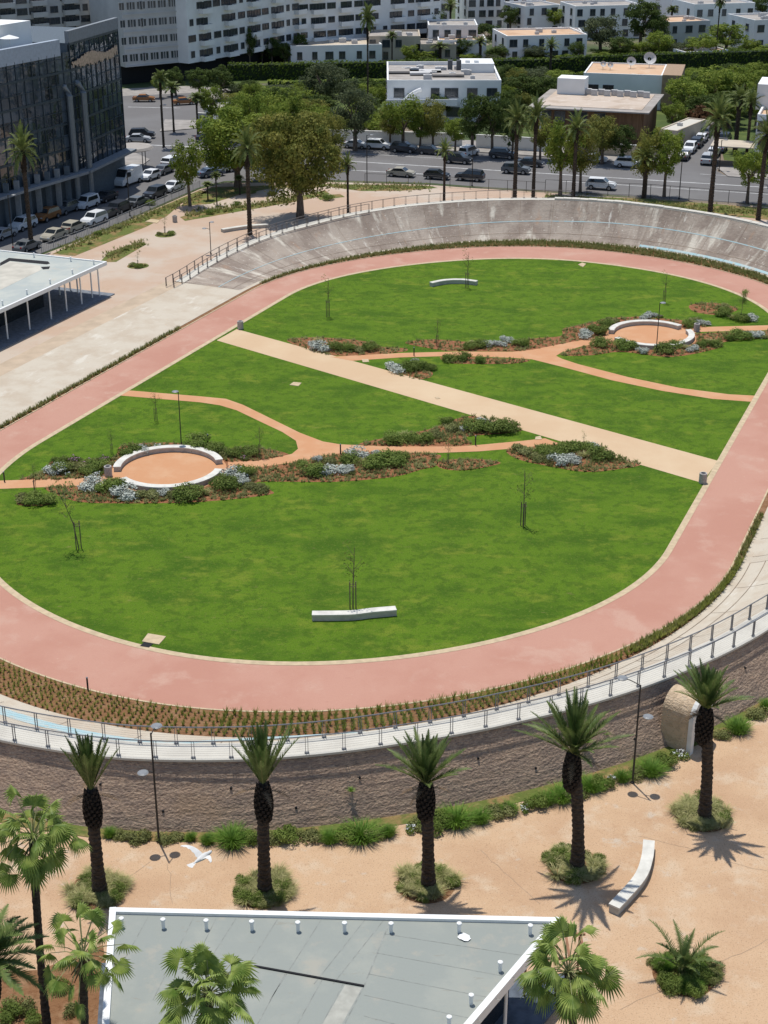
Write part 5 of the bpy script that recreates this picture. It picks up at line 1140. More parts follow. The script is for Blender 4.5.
pt_ = MB(); q4 = [P(345, 985, ZR), P(362, 988, ZR), P(322, 1060, ZR), P(304, 1056, ZR)]; pt_.q(*[(v.x-O.x, v.y-O.y, ZR+.004) for v in q4]); pt_.build('repair_patch', mat('patch_beige', (.37, .365, .32), var=.12, scale=2), roof)
vp = MB(); vp.tube([(0, 0, 0), (0, 0, .42)], .085, 10); vp.tube([(0, 0, .42), (0, 0, .44), (0, 0, .52), (0, 0, .55)], [.085, .125, .12, .05], 10)
proto = None
for x, y in ((122, 927), (163.5, 928), (206.5, 929), (252, 930), (298, 931), (344.6, 931.5), (391, 932), (459, 932), (530, 934), (500, 971), (471, 1004), (449, 1026)):
    p = P(x, y, ZR)
    if proto is None: proto = o = vp.build('vent_pipe', M_trim, t, smooth=False)
    else: o = proto.copy(); COL.objects.link(o); o.parent = t
    o.location = (p.x-O.x, p.y-O.y, ZR)
# white crumpled scrap on the roof
sc_ = MB(); rgs = random.Random(3); n = 12; cpt = Vector((0, 0, .12)); rim_ = [Vector((.32*math.cos(6.283*k/n)*rgs.uniform(.7, 1.2), .26*math.sin(6.283*k/n)*rgs.uniform(.7, 1.2), rgs.uniform(.01, .07))) for k in range(n)]
for k in range(n): sc_.q(cpt, rim_[k], rim_[(k+1) % n])
o = sc_.build('crumpled_sheet', M_trim); o.location = P(464, 938, ZR)+Vector((0, 0, .01)); tag(o, 'crumpled white scrap lying on the grey roof beside a vent pipe', 'litter')
# pergola beside the pavilion
pg = P(551, 985); t = empty('wooden_pergola', pg, 0, 'brown wooden lattice canopy half hidden behind the bottom right fan palm', 'pergola')
for k in range(5):
    b = MB(); b.box((-1.4+k*.7, 0, 2.2), (.1, 2.2, .12)); b.build('beam', mat('pergola_wood', (.28, .14, .08), var=.2), t)
for sy in (-1, 1):
    b = MB(); b.box((0, sy*.85, 2.32), (3.2, .1, .1)); b.build('cross_beam', MATS['pergola_wood'], t)
    for sx in (-1, 1): b = MB(); b.box((sx*1.35, sy*.85, 1.08), (.1, .1, 2.15)); b.build('post', MATS['pergola_wood'], t)

# ------------------------------------------------------------------ left pavilion with slim columns
ZP = 3.9
q0, qf, qb = P(105.5, 262.5, ZP), P(0, 310, ZP), P(0, 251, ZP)
df = (qf-q0).normalized(); db_ = (qb-q0).normalized()
poly = [q0, q0+df*44, q0+df*44+db_*26, q0+db_*22]
t = empty('colonnade_pavilion', Vector((q0.x, q0.y, 0)), 0, 'pavilion with a flat pale roof on slim white columns at the left edge', 'building'); O = t.location.copy()
mb = MB(); mb.prism([lp(p) for p in poly], ZP-.3, ZP); rf = mb.build('roof', layered('pale_membrane', (.38, .41, .39), [((.47, .48, .43), .25, .42, .62, .8, None), ((.50, .45, .36), .5, .55, .7, .6, None)], bump=.05), t)
mb = MB()
for k_, (a, b) in enumerate(((poly[0], poly[1]), (poly[3], poly[0]))):
    d = b-a; c = (a+b)/2; mb.box((c.x-O.x, c.y-O.y, ZP-.1+.004*k_), (d.length+.2, .25, .42), math.atan2(d.y, d.x))
mb.build('edge_trim', M_trim, t)
def bil(a, b): return q0+df*a+db_*b
mb = MB(); mb.prism([lp(p) for p in (bil(7, 4), bil(40, 4), bil(40, 20), bil(7, 18))], .1, ZP-.31); mb.build('inner_walls', mat('dark_glazing', (.025, .03, .035), rough=.25, var=.2), t)
mb = MB(); mb.prism([lp(p) for p in (bil(-.5, -.6), bil(46, -.6), bil(46, 24), bil(-.5, 22))], .02, .12); mb.build('terrace', mat('terrace_blue', (.17, .19, .22), var=.2), t)
# roof well: flat near-black plate, shade of the opening painted as colour
for nm, pp, z0, z1, m_ in (('roof_well_shade', (bil(13, 11), bil(30, 5), bil(30, 6.2), bil(16, 10.5), bil(12.6, 12.2), bil(11, 12)), ZP+.002, ZP+.02, M_dark),):
    mb = MB(); mb.prism([lp(p) for p in pp], z0, z1)
wb_ = [P(0, 263, ZP), P(9, 258, ZP), P(48, 261.5, ZP), P(50, 263.5, ZP), P(47, 264.5, ZP), P(10, 261, ZP), P(0, 266, ZP)]; mb = MB(); mb.prism([lp(p) for p in wb_], ZP+.002, ZP+.02); mb.build('roof_well_shade', M_dark, rf)
wb_ = [P(41, 267, ZP), P(50, 266.5, ZP), P(49, 269, ZP), P(43, 269.5, ZP)]; mb = MB(); mb.prism([lp(p) for p in wb_], ZP+.002, ZP+.02); mb.build('roof_hatch', M_dark, rf)
wb_ = [P(0, 266.5, ZP), P(10, 261.5, ZP), P(40, 265.5, ZP), P(41, 270, ZP), P(0, 290, ZP)]; mb = MB(); mb.prism([lp(p) for p in wb_], ZP+.001, ZP+.012); mb.build('roof_patch', mat('roof_patch_beige', (.50, .47, .40), var=.12, scale=.6), rf)
proto = None
for x, y in ((8, 340), (30, 330.5), (51.5, 320), (67, 312), (82, 305), (92.5, 298.7), (99.8, 297), (70.5, 291), (78, 294), (60, 296), (-14, 351)):
    p = P(x, y)
    if proto is None: b = MB(); b.tube([(0, 0, .1), (0, 0, ZP-.3)], .09, 10); proto = o = b.build('column', M_trim, t)
    else: o = proto.copy(); COL.objects.link(o); o.parent = t
    o.location = (p.x-O.x, p.y-O.y, 0)
proto = None
for k in range(9):
    p = bil(1.2+k*4.4, .8)
    if proto is None: proto = o = vp.build('vent_pipe', M_trim, t)
    else: o = proto.copy(); COL.objects.link(o); o.parent = t
    o.location = (p.x-O.x, p.y-O.y, ZP)
for k in range(4):
    p = bil(1, 4+k*5); o = proto.copy(); COL.objects.link(o); o.parent = t; o.location = (p.x-O.x, p.y-O.y, ZP)

# ------------------------------------------------------------------ buildings
def building(name, a, b, depth, H, wall_m, roof_m, label, cat='building', rows=2, cols=6, ww=1.3, wh=1.4, side_cols=3, parapet=.6, sill=1.0, win_m=None, extras=None, gap=None, pair=False, base=None, zb=0.0, topz=None, balc=False, cope=True):
    p, q = P(*a), P(*b); L = (q-p).length; rz = math.atan2(q.y-p.y, q.x-p.x)
    if topz is not None: H = zof(a[0], a[1], topz)
    t = empty(name, p, rz, label, cat); win_m = win_m or M_win
    mb = MB(); mb.box((L/2, depth/2, H/2), (L, depth, H)); mb.build('wall', wall_m, t)
    mb = MB(); mb.box((L/2, depth/2, H+.03), (L-.7, depth-.7, .06)); rf_ = mb.build('roof', roof_m, t)
    if parapet:
        mb = MB()
        for c, d in (((L/2, .15, H+parapet/2), (L+.06, .3, parapet)), ((L/2, depth-.15, H+parapet/2), (L+.06, .3, parapet)), ((.15, depth/2, H+parapet/2), (.3, depth-.6, parapet)), ((L-.15, depth/2, H+parapet/2), (.3, depth-.6, parapet))): mb.box(c, d)
        mb.build('parapet', wall_m, t)
    fh = (H-(base or 0))/max(1, rows); protos = {}
    def win(x, y, z, r_, w_, h_):
        k = (round(w_, 2), round(h_, 2))
        if k not in protos:
            f_ = MB(); 
            for sx in (-1, 1): f_.box((sx*(w_/2+.04), -.03, 0), (.08, .12, h_+.16))
            for sz in (-1, 1): f_.box((0, -.03, sz*(h_/2+.04)), (w_, .12, .08))
            f_.box((0, -.02, 0), (.05, .06, h_)); f_.box((0, -.07, -h_/2-.11), (w_+.3, .24, .06)); o = f_.build('window', M_frame, t); g = MB(); g.q((-w_/2, -.012, -h_/2), (w_/2, -.012, -h_/2), (w_/2, -.012, h_/2), (-w_/2, -.012, h_/2)); g.build('pane', win_m, o); protos[k] = o
        else:
            o0 = protos[k]; o = o0.copy(); COL.objects.link(o); o.parent = t
            for ch in o0.children: c2 = ch.copy(); COL.objects.link(c2); c2.parent = o
        o.location = (x, y, z); o.rotation_euler.z = r_
    rgw = random.Random(int(a[0]*7+a[1])); cnt = 0
    for r_ in range(rows):
        z = (base or 0)+fh*r_+fh*.55
        for c_ in range(cols):
            if cnt > 90: break
            x = L*(c_+.5)/cols+(rgw.uniform(-.15, .15)*L/cols if not pair else 0)
            if rgw.random() < (gap or .08): continue
            if pair and c_ % 3 == 1: win(x-.55, 0, z, 0, ww*.7, wh); win(x+.55+.3, 0, z, 0, ww*.7, wh); cnt += 2
            else: win(x, 0, z, 0, ww*rgw.choice((.8, 1, 1.3)) if not pair else ww*.8, wh); cnt += 1
        for c_ in range(side_cols):
            y = depth*(c_+.5)/side_cols
            if p.x < 0: win(L, y, z, math.pi/2, ww, wh)
            else: win(0, y, z, -math.pi/2, ww, wh)
    if balc:
        for r_ in range(rows):
            for c_ in range(0, cols, 3):
                if cnt > 140: break
                x = L*(c_+.5)/cols+1.2; bb = MB(); z = (base or 0)+fh*r_; bb.box((x, -.55, z+.1), (3.0, 1.1, .16)); bb.box((x, -1.08, z+.6), (3.0, .06, .9)); bb.build('balcony', wall_m, t)
    return t, L, H, rf_
def clutter(b, n, seed, ac=0, tank=0):
    t, L, H, rf_ = b; rgk = random.Random(seed); dpt = max(v.co.y for v in rf_.data.vertices)
    for k in range(n):
        x, y = rgk.uniform(.15, .85)*L, rgk.uniform(.2, .8)*dpt; s_ = rgk.uniform(.6, 1.4); u = MB(); u.box((x, y, H+.06+s_*.35), (s_*1.2, s_*.8, s_*.7)); u.tube([(x, y, H+.06+s_*.7), (x, y, H+.12+s_*.7)], s_*.3, 8); u.build('roof_unit', M_grey, t)
# white modern villa
b = building('modern_villa', (387, 122), (500, 122), 24, 7, M_wash, M_roofg, 'white modern villa with a grey cluttered roof behind avenue trees', 'house', rows=2, cols=6, ww=1.8, wh=1.5, topz=84, parapet=.7, gap=.1); clutter(b, 16, 3)
t, L, H, _ = b
u = MB(); u.box((L*.83, 17, H+.9), (L*.3, 7, 1.7)); u.build('roof_room', M_wash, t); u = MB(); u.box((L*.5, 3.5, H*.5), (L*.001+6, 8.5, H*.99)); 
for k in range(3): u = MB(); u.box((L*(.15+.2*k), 14-2*k, H+.45), (6, 5, .35)); u.build('roof_panel', M_roofg if k != 1 else M_grey, t)
u = MB(); u.box((L*.3, -2.2, H*.55), (L*.62, 4.3, .3)); u.build('terrace_slab', M_wash, t); u = MB(); u.box((L*.3, -4.25, H*.55+.55), (L*.62, .15, .9)); u.build('terrace_parapet', M_wash, t)
for k in range(4): u = MB(); u.box((L*(.58+.08*k), 15, H+1.1), (.9, .9, 2.2)); u.build('chimney', M_frame if k < 2 else M_wash, t)
u = MB(); pts_ = [(L*.1+L*.2*k/10, -.6, H*.45+3.0*math.sin(k/10*1.3)) for k in range(11)]; u.tube(pts_, .35, 8); u.build('curved_fin', M_wash, t)
# brown clad flat building
b = building('clad_building', (534, 139), (642, 145), 18, 7, M_wood, M_terra, 'low flat roofed building clad in brown wood with roof machines', 'building', rows=2, cols=6, ww=2.2, wh=1.7, topz=108, parapet=.35, gap=.35, side_cols=2); t, L, H, _ = b
u = MB(); u.box((L/2, 8.5, H+.30), (L+2.0, 20.5, .22)); u.build('roof_slab', M_roofg, t); u = MB(); u.box((L/2, 9, H+.45), (L-1, 17, .06)); u.build('roof_field', layered('pale_pink_roof', (0.52, 0.43, 0.35), [((0.42, 0.33, 0.25), 0.25, 0.45, 0.62, 0.8, None), ((0.60, 0.53, 0.46), 0.6, 0.55, 0.68, 0.8, None), ((0.34, 0.28, 0.23), 1.5, 0.6, 0.7, 0.5, None)], bump=0.05), t)
u = MB(); 
proto = None
for k in range(11):
    if proto is None: u.box((0, 0, .5), (1.1, .7, 1.0)); u.tube([(-.1, -.36, .5), (-.1, -.40, .5)], .35, 12); proto = o = u.build('air_conditioner', M_grey, t)
    else: o = proto.copy(); COL.objects.link(o); o.parent = t
    o.location = (L*.30+k*L*.062, 13.5+(k % 2)*.8, H+.48)
u = MB(); u.box((L*.20, 15, H+1.9), (5, 4, 2.8)); u.build('stair_hut', M_wash, t)
u = MB(); u.box((L*.07, -1.5, 2.5), (.3, .3, 5)); u.build('slanted_post', M_wash, t)
b = building('terracotta_roof_house', (582, 107), (660, 110), 15, 6, M_wash, M_terra, 'white house with an orange flat roof and satellite dishes', 'house', rows=1, cols=5, ww=1.5, wh=1.7, topz=74, parapet=.25, gap=.35, side_cols=2); t, L, H, _ = b
u = MB(); u.box((L+1.8, 7, H/2+.2), (3.6, 15, H+.4)); u.build('side_wing', mat('tan_render', (.33, .23, .15), var=.15), t)
for x, y, s_ in ((L*.55, 9, 1.1), (L*.78, 11, 1.5), (L*.2, 7, .7), (L*.3, 6, .7)):
    u = MB(); c = Vector((x, y, H+.3+s_)); ax = Vector((.3, -.8, .55)).normalized()
    u.tube([c-ax*.12*s_, c, c+ax*.18*s_], [.25*s_, .6*s_, .85*s_], 16, cap=False); u.tube([(x, y, H), c-ax*.1], .06, 5); u.build('satellite_dish', M_grey, t)
b = building('shop_annex', (658, 146), (676, 148), 13, 4, M_beige, M_walk, 'low pale roofed annex beside the brown clad building', 'building', rows=1, cols=2, topz=130, side_cols=3, parapet=.2, gap=.3); clutter(b, 1, 9)
b = building('corner_house', (752, 170), (800, 173), 24, 9, M_wash, M_terra, 'white two storey house cut off by the right edge', 'house', rows=3, cols=4, topz=118, side_cols=4, ww=1.2); t, L, H, _ = b
u = MB(); u.box((L*.4, 12, H+2), (8, 8, 4)); u.build('upper_room', M_wash, t)
u = MB(); u.box((-3.5, 4, 3.2), (7, 6, .15)); u.build('awning', M_beige, t); 
for k in range(3): u = MB(); u.box((-6.8, 1.2+k*2.7, 1.6), (.12, .12, 3.2)); u.build('awning_post', M_frame, t)
# beyond the hedge
for a, bb_, dep, tz, wm, rm, lab, rows, cols in (
    ((291, 66), (382, 64), 12, 48, M_wash, M_beige, 'long low white pavilion house just behind the hedge at left', 1, 6),
    ((368, 62), (420, 62), 12, 38, M_beige, M_roofg, 'beige flat house left of the small villa behind the hedge', 2, 4),
    ((428, 56), (477, 56), 12, 27, M_wash2, M_roofg, 'pale square house with a grey hipped looking roof in mid distance', 2, 4),
    ((416, 62), (456, 62), 10, 46, M_beige, M_roofg, 'low tan roofed house touching the hedge in the middle', 1, 3),
    ((438, 60), (486, 60), 10, 42, M_wash2, M_terra, 'narrow house with an orange roof behind the tan one', 1, 4),
    ((506, 62), (586, 60), 14, 38, M_wash, M_terra, 'white villa with an orange roof terrace behind the hedge', 2, 6),
    ((560, 56), (584, 56), 12, 36, M_wash2, M_terra, 'small white house with a terracotta roof left of the tall trees', 1, 2),
    ((668, 50), (708, 48), 12, 24, M_grey, M_terra, 'grey house with an orange flat roof right of the dark trees', 2, 3),
    ((692, 38), (752, 36), 14, 6, M_wash, M_roofg, 'white cubic villa with tall dark windows in the far right', 2, 5),
    ((752, 52), (800, 50), 14, 22, M_wash2, M_roofg, 'white flat house cut off by the upper right edge', 2, 3),
    ((684, 66), (728, 64), 6, 54, M_wash2, M_terra, 'low garden building right of the grey orange roofed house', 1, 3),
    ((524, 36), (560, 34), 12, 8, M_wash, M_roofg, 'white terraced house behind the villa with roof terrace', 3, 3),
    ((574, 40), (640, 38), 12, 8, M_wash, M_roofg, 'white three storey house behind the grey olive tree', 3, 6),
    ((640, 26), (700, 24), 12, -8, M_wash, M_roofg, 'white house behind the dark trees at the top edge', 3, 6),
    ((468, 30), (545, 28), 14, -12, M_wash, M_roofg, 'long white building along the top edge in the centre', 4, 9),
    ((372, 34), (450, 34), 14, -30, M_wash2, M_roofg, 'tall pale block at the top behind dark palms', 6, 8),
    ((735, 14), (830, 12), 14, -20, M_wash2, M_roofg, 'distant white block at the upper right corner', 3, 6),
    ((360, -10), (900, -14), 20, -44, M_wash2, M_roofg, 'farthest row of pale blocks behind the town', 2, 20)):
    b = building('flat_roofed_house', a, bb_, dep, 6, wm, rm, lab, 'house', rows=rows, cols=cols, topz=tz, ww=1.3, wh=1.5, side_cols=2, parapet=.45); clutter(b, 3, int(a[0]))
# kiosks/terraces between trees
b = building('garden_pavilion', (216, 124), (248, 122), 9, 3, M_wash2, M_walk, 'small pale roofed pavilion among trees near the crossing', 'building', rows=1, cols=3, side_cols=1, parapet=.15, topz=112)
b = building('garden_pavilion', (292, 128), (312, 127), 8, 3, M_wash2, M_walk, 'small white roof peeking out right of the crossing trees', 'building', rows=1, cols=2, side_cols=1, parapet=.15, topz=116)
# garden walls along the avenue
def gwall(a, b, h, label, m=M_wash2):
    p, q = P(*a), P(*b); t = empty('garden_wall', p, math.atan2(q.y-p.y, q.x-p.x), label, 'wall'); L = (q-p).length; u = MB(); u.box((L/2, 0, h/2), (L, .3, h)); u.build('wall_face', m, t); u = MB(); u.box((L/2, 0, h+.05), (L+.1, .42, .1)); u.build('coping', M_white, t)
gwall((330, 143), (462, 147), 2.2, 'pale garden wall behind cars at the left of the avenue'); gwall((476, 148), (560, 153), 2.2, 'garden wall in front of the brown clad building'); gwall((565, 153), (668, 160), 2.0, 'garden wall below the brown clad building', M_beige)
gwall((198, 130), (212, 131), 3.0, 'short striped looking wall by the far crossing', M_grey)

# long white apartment block
def apartment(a, b, depth, topz, rows, cols, label, wm, band=True, nm='apartment_building', floor_z=3.0, ww=1.1, wh=1.3, pat='pair', voids=True):
    p, q = P(*a), P(*b); L = (q-p).length; rz = math.atan2(q.y-p.y, q.x-p.x); H = zof(a[0], a[1], topz); t = empty(nm, p, rz, label, 'building')
    mb = MB(); mb.box((L/2, depth/2, H/2+1.9), (L, depth, H-3.8)); mb.build('wall', wm, t)
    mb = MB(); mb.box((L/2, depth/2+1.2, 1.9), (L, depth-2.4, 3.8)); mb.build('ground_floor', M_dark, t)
    mb = MB(); mb.box((L/2, depth/2, H+.2), (L+.4, depth+.4, .4)); mb.build('roof', M_roofg, t)
    fh = (H-3.9)/rows; protos = {}; rgw = random.Random(int(L)); c_ = 0
    def part(nm_, key, mk, loc):
        if key not in protos: o = mk(); protos[key] = o
        else:
            o0 = protos[key]; o = o0.copy(); COL.objects.link(o); o.parent = t
            for ch in o0.children: c2 = ch.copy(); COL.objects.link(c2); c2.parent = o
        o.location = loc
    def mkwin(w_, h_):
        def f():
            u = MB()
            for sx in (-1, 1): u.box((sx*(w_/2+.05), -.04, 0), (.1, .14, h_+.2))
            for sz in (-1, 1): u.box((0, -.04, sz*(h_/2+.05)), (w_, .14, .1))
            u.box((0, -.03, 0), (.06, .08, h_)); o = u.build('window', M_frame if pat != 'pair' else wm, t); g = MB(); g.q((-w_/2, -.012, -h_/2), (w_/2, -.012, -h_/2), (w_/2, -.012, h_/2), (-w_/2, -.012, h_/2)); g.build('pane', M_win, o); return o
        return f
    for r_ in range(rows):
        z = 3.9+fh*(r_+.5)
        for k in range(cols):
            x = L*(k+.5)/cols
            if pat == 'pair':
                if k % 3 == 0:
                    for dx in (-.85, .85): part('window', 'w', mkwin(ww, wh*1.1), (x+dx, 0, z))
                else: part('window', 'w', mkwin(ww, wh*1.1), (x, 0, z))
            else:
                w_ = rgw.choice((1.0, 1.6, 2.2))
                if rgw.random() < .12: continue
                part('window', ('b', w_), mkwin(w_, 1.2), (x, 0, z))
        if band and pat == 'pair':
            u = MB(); u.box((L/2, -.12, 3.9+fh*r_+.05), (L, .26, .22)); u.build('floor_band', wm, t)
    if pat != 'pair':
        for r_ in range(rows):
            for k in range(1, cols, 3):
                x = L*(k+1)/cols
                def mkb():
                    u = MB(); u.box((0, -.6, -.05), (3.4, 1.2, .18)); u.box((0, -1.17, .45), (3.4, .07, .9)); u.box((-1.67, -.6, .45), (.07, 1.1, .9)); u.box((1.67, -.6, .45), (.07, 1.1, .9)); o = u.build('balcony', wm, t)
                    g = MB(); g.q((-1.2, -.015, .1), (1.2, -.015, .1), (1.2, -.015, 2.2), (-1.2, -.015, 2.2)); g.build('balcony_door', M_win, o); return o
                part('balcony', 'balc', mkb, (x, 0, 3.95+fh*r_))
    return t, L, H
apartment((127, 86), (188, 80), 16, -20, 5, 9, 'pale grey rendered block with small paired windows behind the palms', M_grey)
apartment((190, 82), (300, 60), 14, -34, 6, 14, 'left part of the long white balcony block behind the hedge', M_wash2, pat='band')
apartment((300, 60), (440, 47), 14, -42, 6, 16, 'right part of the long white balcony block behind the hedge', M_wash, pat='band')
# grey building with a curved row of arches behind the glass block
p = P(-70, 80); t_, L_, H_ = apartment((-110, 96), (125, 72), 14, 4, 6, 22, 'long grey building seen over the roof of the glass block', M_grey, pat='band')

# ------------------------------------------------------------------ dark glass building at the left
def glassmat():
    m = bpy.data.materials.new('facade_glass'); m.use_nodes = True; n = m.node_tree; b = n.nodes['Principled BSDF']; b.inputs['Roughness'].default_value = .06; b.inputs['Specular IOR Level'].default_value = 1.0
    tc = n.nodes.new('ShaderNodeTexCoord'); br = n.nodes.new('ShaderNodeTexBrick'); br.inputs['Scale'].default_value = 1; br.inputs['Brick Width'].default_value = 1.6; br.inputs['Row Height'].default_value = 1.75; br.inputs['Mortar Size'].default_value = .0; br.offset = 0
    br.inputs['Color1'].default_value = (.006, .012, .018, 1); br.inputs['Color2'].default_value = (.06, .085, .115, 1); br.inputs['Mortar'].default_value = (.02, .03, .04, 1)  # lighter panel colour stands in for uneven bright reflections
    n.links.new(tc.outputs['UV'], br.inputs['Vector']); n.links.new(br.outputs[0], b.inputs['Base Color'])
    nz = n.nodes.new('ShaderNodeTexNoise'); nz.inputs['Scale'].default_value = .5; n.links.new(tc.outputs['UV'], nz.inputs['Vector']); bp = n.nodes.new('ShaderNodeBump'); bp.inputs['Strength'].default_value = .25; bp.inputs['Distance'].default_value = .3; n.links.new(nz.outputs[0], bp.inputs['Height']); n.links.new(bp.outputs[0], b.inputs['Normal'])
    return m
GM = glassmat()
HG = zof(128, 180, 27)
k0, k1 = P(-90, 262), P(82, 206); k2 = P(128, 182)
t = empty('glass_office', k1, 0, 'big dark blue glass office block at the upper left edge', 'building'); O = t.location.copy()
def facade(a, b, H, z0=5.0):
    d = b-a; L = d.length; mb = MB(); mb.v = [(a.x-O.x, a.y-O.y, z0), (b.x-O.x, b.y-O.y, z0), (b.x-O.x, b.y-O.y, H), (a.x-O.x, a.y-O.y, H)]; mb.f = [(0, 1, 2, 3)]; mb.mi = [0]
    mb.build('glass_facade', GM, t, uvs=[(0, z0), (L, z0), (L, H), (0, H)])
    n_ = Vector((d.y, -d.x, 0)).normalized()*.06; mm = MB(); rz = math.atan2(d.y, d.x); n = int(L/1.6)
    for k in range(n+1):
        p = a+d*(k/n)+n_; mm.box((p.x-O.x, p.y-O.y, (H+z0)/2), (.07, .12, H-z0), rz)
    z = z0
    c = (a+b)/2+n_
    while z <= H+.01: mm.box((c.x-O.x, c.y-O.y, z), (L, .10, .07 if int((z-z0)/1.75) % 2 else .32), rz); z += 1.75
    mm.build('mullions', mat('mullion_blue', (.055, .075, .095), rough=.4, metal=.4, var=.1), t)
back = Vector((-22, 30, 0))
facade(k0, k1, HG-1.2); facade(k1, k2, HG)
def prism_l(pts, z0, z1, nm, m):
    mb = MB(); mb.prism([(x.x-O.x, x.y-O.y) for x in pts], z0, z1); return mb.build(nm, m, t)
ud = (k2-k1).normalized(); vd = Vector((-ud.y, ud.x, 0)); ul = (k1-k0).normalized()
OW = mat('office_wall', (.10, .125, .15), var=.1); OG = mat('office_grey', (.22, .24, .26), var=.08); OP = mat('office_pale', (.36, .41, .48), var=.08)
prism_l([k1+vd*.25+ud*.05, k2+vd*.25-ud*.05, k2+vd*20-ud*.05, k1+vd*20+ud*.05], 0, HG-.3, 'core', OW)
prism_l([k0+vd*.3, k1+vd*.3-ul*.1, k1+vd*20-ul*.1, k0+vd*20], 0, HG-1.6, 'core_low', OW)
prism_l([k1-vd*.05, k2-vd*.05+ud*.1, k2+vd*20+ud*.1, k1+vd*20], HG-.29, HG-.1, 'roof', OW)
prism_l([k1-vd*.12, k2-vd*.12+ud*.2, k2+vd*.5+ud*.2, k1+vd*.5], HG-.09, HG+1.5, 'roof_band', OG)
prism_l([k0-vd*.1, k1-vd*.1-ul*2, k1+vd*.6-ul*2, k0+vd*.6], HG-1.55, HG+.6, 'roof_band', OP)
prism_l([k1-ul*14+vd*4, k1-ul*2+vd*4, k1-ul*2+vd*12, k1-ul*14+vd*12], HG-1.5, HG+3.0, 'roof_house', M_wash2)
prism_l([k1-ul*24+vd*6, k1-ul*14.2+vd*6, k1-ul*14.2+vd*12, k1-ul*24+vd*12], HG-1.5, HG+1.2, 'roof_house', M_wash)
for q_ in range(5):
    c = k1-ul*(9+q_*4)+vd*2.2; u = MB(); u.tube([(c.x-O.x, c.y-O.y, HG+1.5), (c.x-O.x, c.y-O.y, HG+1.9)], [1.3, .1], 10); u.tube([(c.x-O.x, c.y-O.y, HG-1.5), (c.x-O.x, c.y-O.y, HG+1.6)], .05, 5); u.build('parasol', M_wash2, t)
for k, f_ in enumerate((.97, 1.06)):
    p = e(k0, k1, f_)+Vector((.3, -.5, 0)); u = MB(); u.tube([(p.x-O.x, p.y-O.y, 0), (p.x-O.x, p.y-O.y, HG-7), (p.x-O.x-.6, p.y-O.y, HG-5.8), (p.x-O.x-1.6, p.y-O.y+.2, HG-5.4)], .45, 10); u.build('round_column', mat('column_steel', (.16, .19, .22), rough=.35, metal=.3, var=.08), t)
for k in range(7):
    p = e(k0, k1, .55+k*.062)+Vector((.2, -.9, 0)); u = MB(); u.box((p.x-O.x, p.y-O.y, 3.2), (.7, .5, 6.4)); u.build('pier', OG if k % 2 else OW, t)
# projecting canopy band over the shops
for a_, b_, z_ in ((k0, k1, 5.0), (k1, k2, 5.0)):
    dd = b_-a_; n_ = Vector((dd.y, -dd.x, 0)).normalized(); c = (a_+b_)/2+n_*.9; u = MB(); u.box((c.x-O.x, c.y-O.y, z_), (dd.length, 1.8, .35), math.atan2(dd.y, dd.x)); u.build('canopy', MATS['office_grey'], t)
# ragged timber screen hung on the upper facade
u = MB(); dd = (k2-k1); n_ = Vector((dd.y, -dd.x, 0)).normalized()*.35; rgz = random.Random(2)
for k in range(60):
    f_ = .0+.93*k/60; p = k1+dd*f_+n_; lo = HG-3.1-math.sin(f_*3.1)*.7+rgz.uniform(-.3, .3); hi = HG-2.3-.35*math.cos(f_*9)+rgz.uniform(-.1, .1); u.box((p.x-O.x, p.y-O.y, (lo+hi)/2), (dd.length/60*.8, .06, max(.3, hi-lo)), math.atan2(dd.y, dd.x))
u.build('timber_screen', mat('screen_wood', (.50, .38, .28), var=.2), t)
# rounded street canopy at the corner
c = P(134, 168); t = empty('corner_canopy', c, .2, 'rounded pale canopy over the pavement at the glass building corner', 'canopy'); u = MB()
u.tube([(0, 0, 3.0), (0, 0, 3.15), (0, 0, 3.5), (0, 0, 3.7)], [3.0, 3.3, 3.0, 1.2], 24); o = u.build('roof', M_roofg, t)
for a in range(4): u = MB(); u.tube([(2.4*math.cos(a*1.57+.6), 2.4*math.sin(a*1.57+.6), 0), (2.4*math.cos(a*1.57+.6), 2.4*math.sin(a*1.57+.6), 3.0)], .07, 6); u.build('post', M_frame, t)
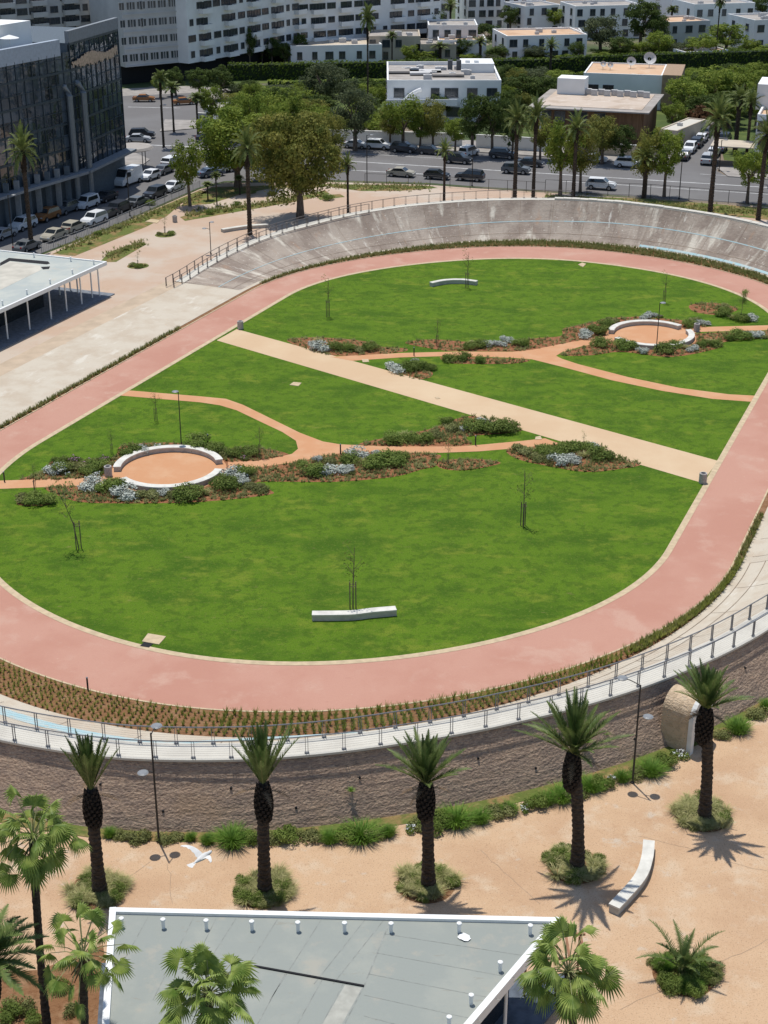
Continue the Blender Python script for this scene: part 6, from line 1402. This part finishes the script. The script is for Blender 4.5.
# street umbrellas / awnings of the shops
for x, y, l in ((10, 218, 'small pale awning over a shop at the far left'), (52, 199, 'small white awning over a shop below the glass facade')):
    p = P(x, y); u = MB(); u.v = [(-1.4, -1.1, 2.5), (1.4, -1.1, 2.5), (1.4, .9, 3.0), (-1.4, .9, 3.0), (-1.4, -1.1, 2.25), (1.4, -1.1, 2.25)]; u.f = [(0, 1, 2, 3), (4, 5, 1, 0)]; u.mi = [0, 0]; t = empty('shop_awning', p, a1, l, 'awning'); u.build('canvas', M_wash2, t)
    for sx in (-1, 1): u = MB(); u.box((sx*1.3, -1.0, 1.15), (.06, .06, 2.3)); u.build('post', M_frame, t)

# ------------------------------------------------------------------ white bird in flight
def bird():
    z = 22.0; c = P(203, 857, z); t = empty('flying_bird', c, 0, 'white bird gliding with spread wings over the paving by the wall', 'bird')
    k = 1/ppm(203, 857, z)
    mb = MB(); ax = Vector((.62, .78, 0)).normalized(); pts = [-ax*13*k, -ax*9*k, -ax*2*k, ax*4*k, ax*8*k, ax*10.5*k, ax*12.5*k]
    mb.tube(pts, [.6*k, 1.6*k, 3.0*k, 3.1*k, 1.9*k, 1.7*k, .5*k], 10); M_feather = mat('feathers', (.62, .61, .58), var=.12, scale=3); body = mb.build('body', M_feather, t, smooth=True)
    mb = MB(); mb.tube([ax*12.2*k, ax*14.5*k], [.6*k, .1*k], 5); mb.build('beak', mat('beak_yellow', (.4, .25, .06), var=.1), t)
    for sg, L in ((1, 24), (-1, 15)):
        side = Vector((-ax.y, ax.x, 0))*sg; w_ = MB(); n = 9
        for i in range(n):
            f0, f1 = i/n, (i+1)/n
            def P2(f, chord): return side*(1.5+L*f)*k+Vector((0, 0, (6*math.sin(f*2.2))*k))+ax*((3-7*f*f)*k)+ax*(-chord*k)
            ch = lambda f: 8.5*(1-f*.72)
            w_.q(P2(f0, 0), P2(f1, 0), P2(f1, ch(f1)), P2(f0, ch(f0)+(.8 if i % 2 else 0)))
            w_.q(P2(f0, 0)+Vector((0, 0, -.6*k)), P2(f0, ch(f0))+Vector((0, 0, -.25*k)), P2(f1, ch(f1))+Vector((0, 0, -.25*k)), P2(f1, 0)+Vector((0, 0, -.6*k)))
        w_.build('wing', M_feather, t)
    tb = MB(); sd_ = Vector((-ax.y, ax.x, 0)); tb.q(-ax*11*k-sd_*1.2*k, -ax*11*k+sd_*1.2*k, -ax*19*k+sd_*4*k, -ax*20*k, -ax*19*k-sd_*4*k); tb.build('tail', M_feather, t)
bird()
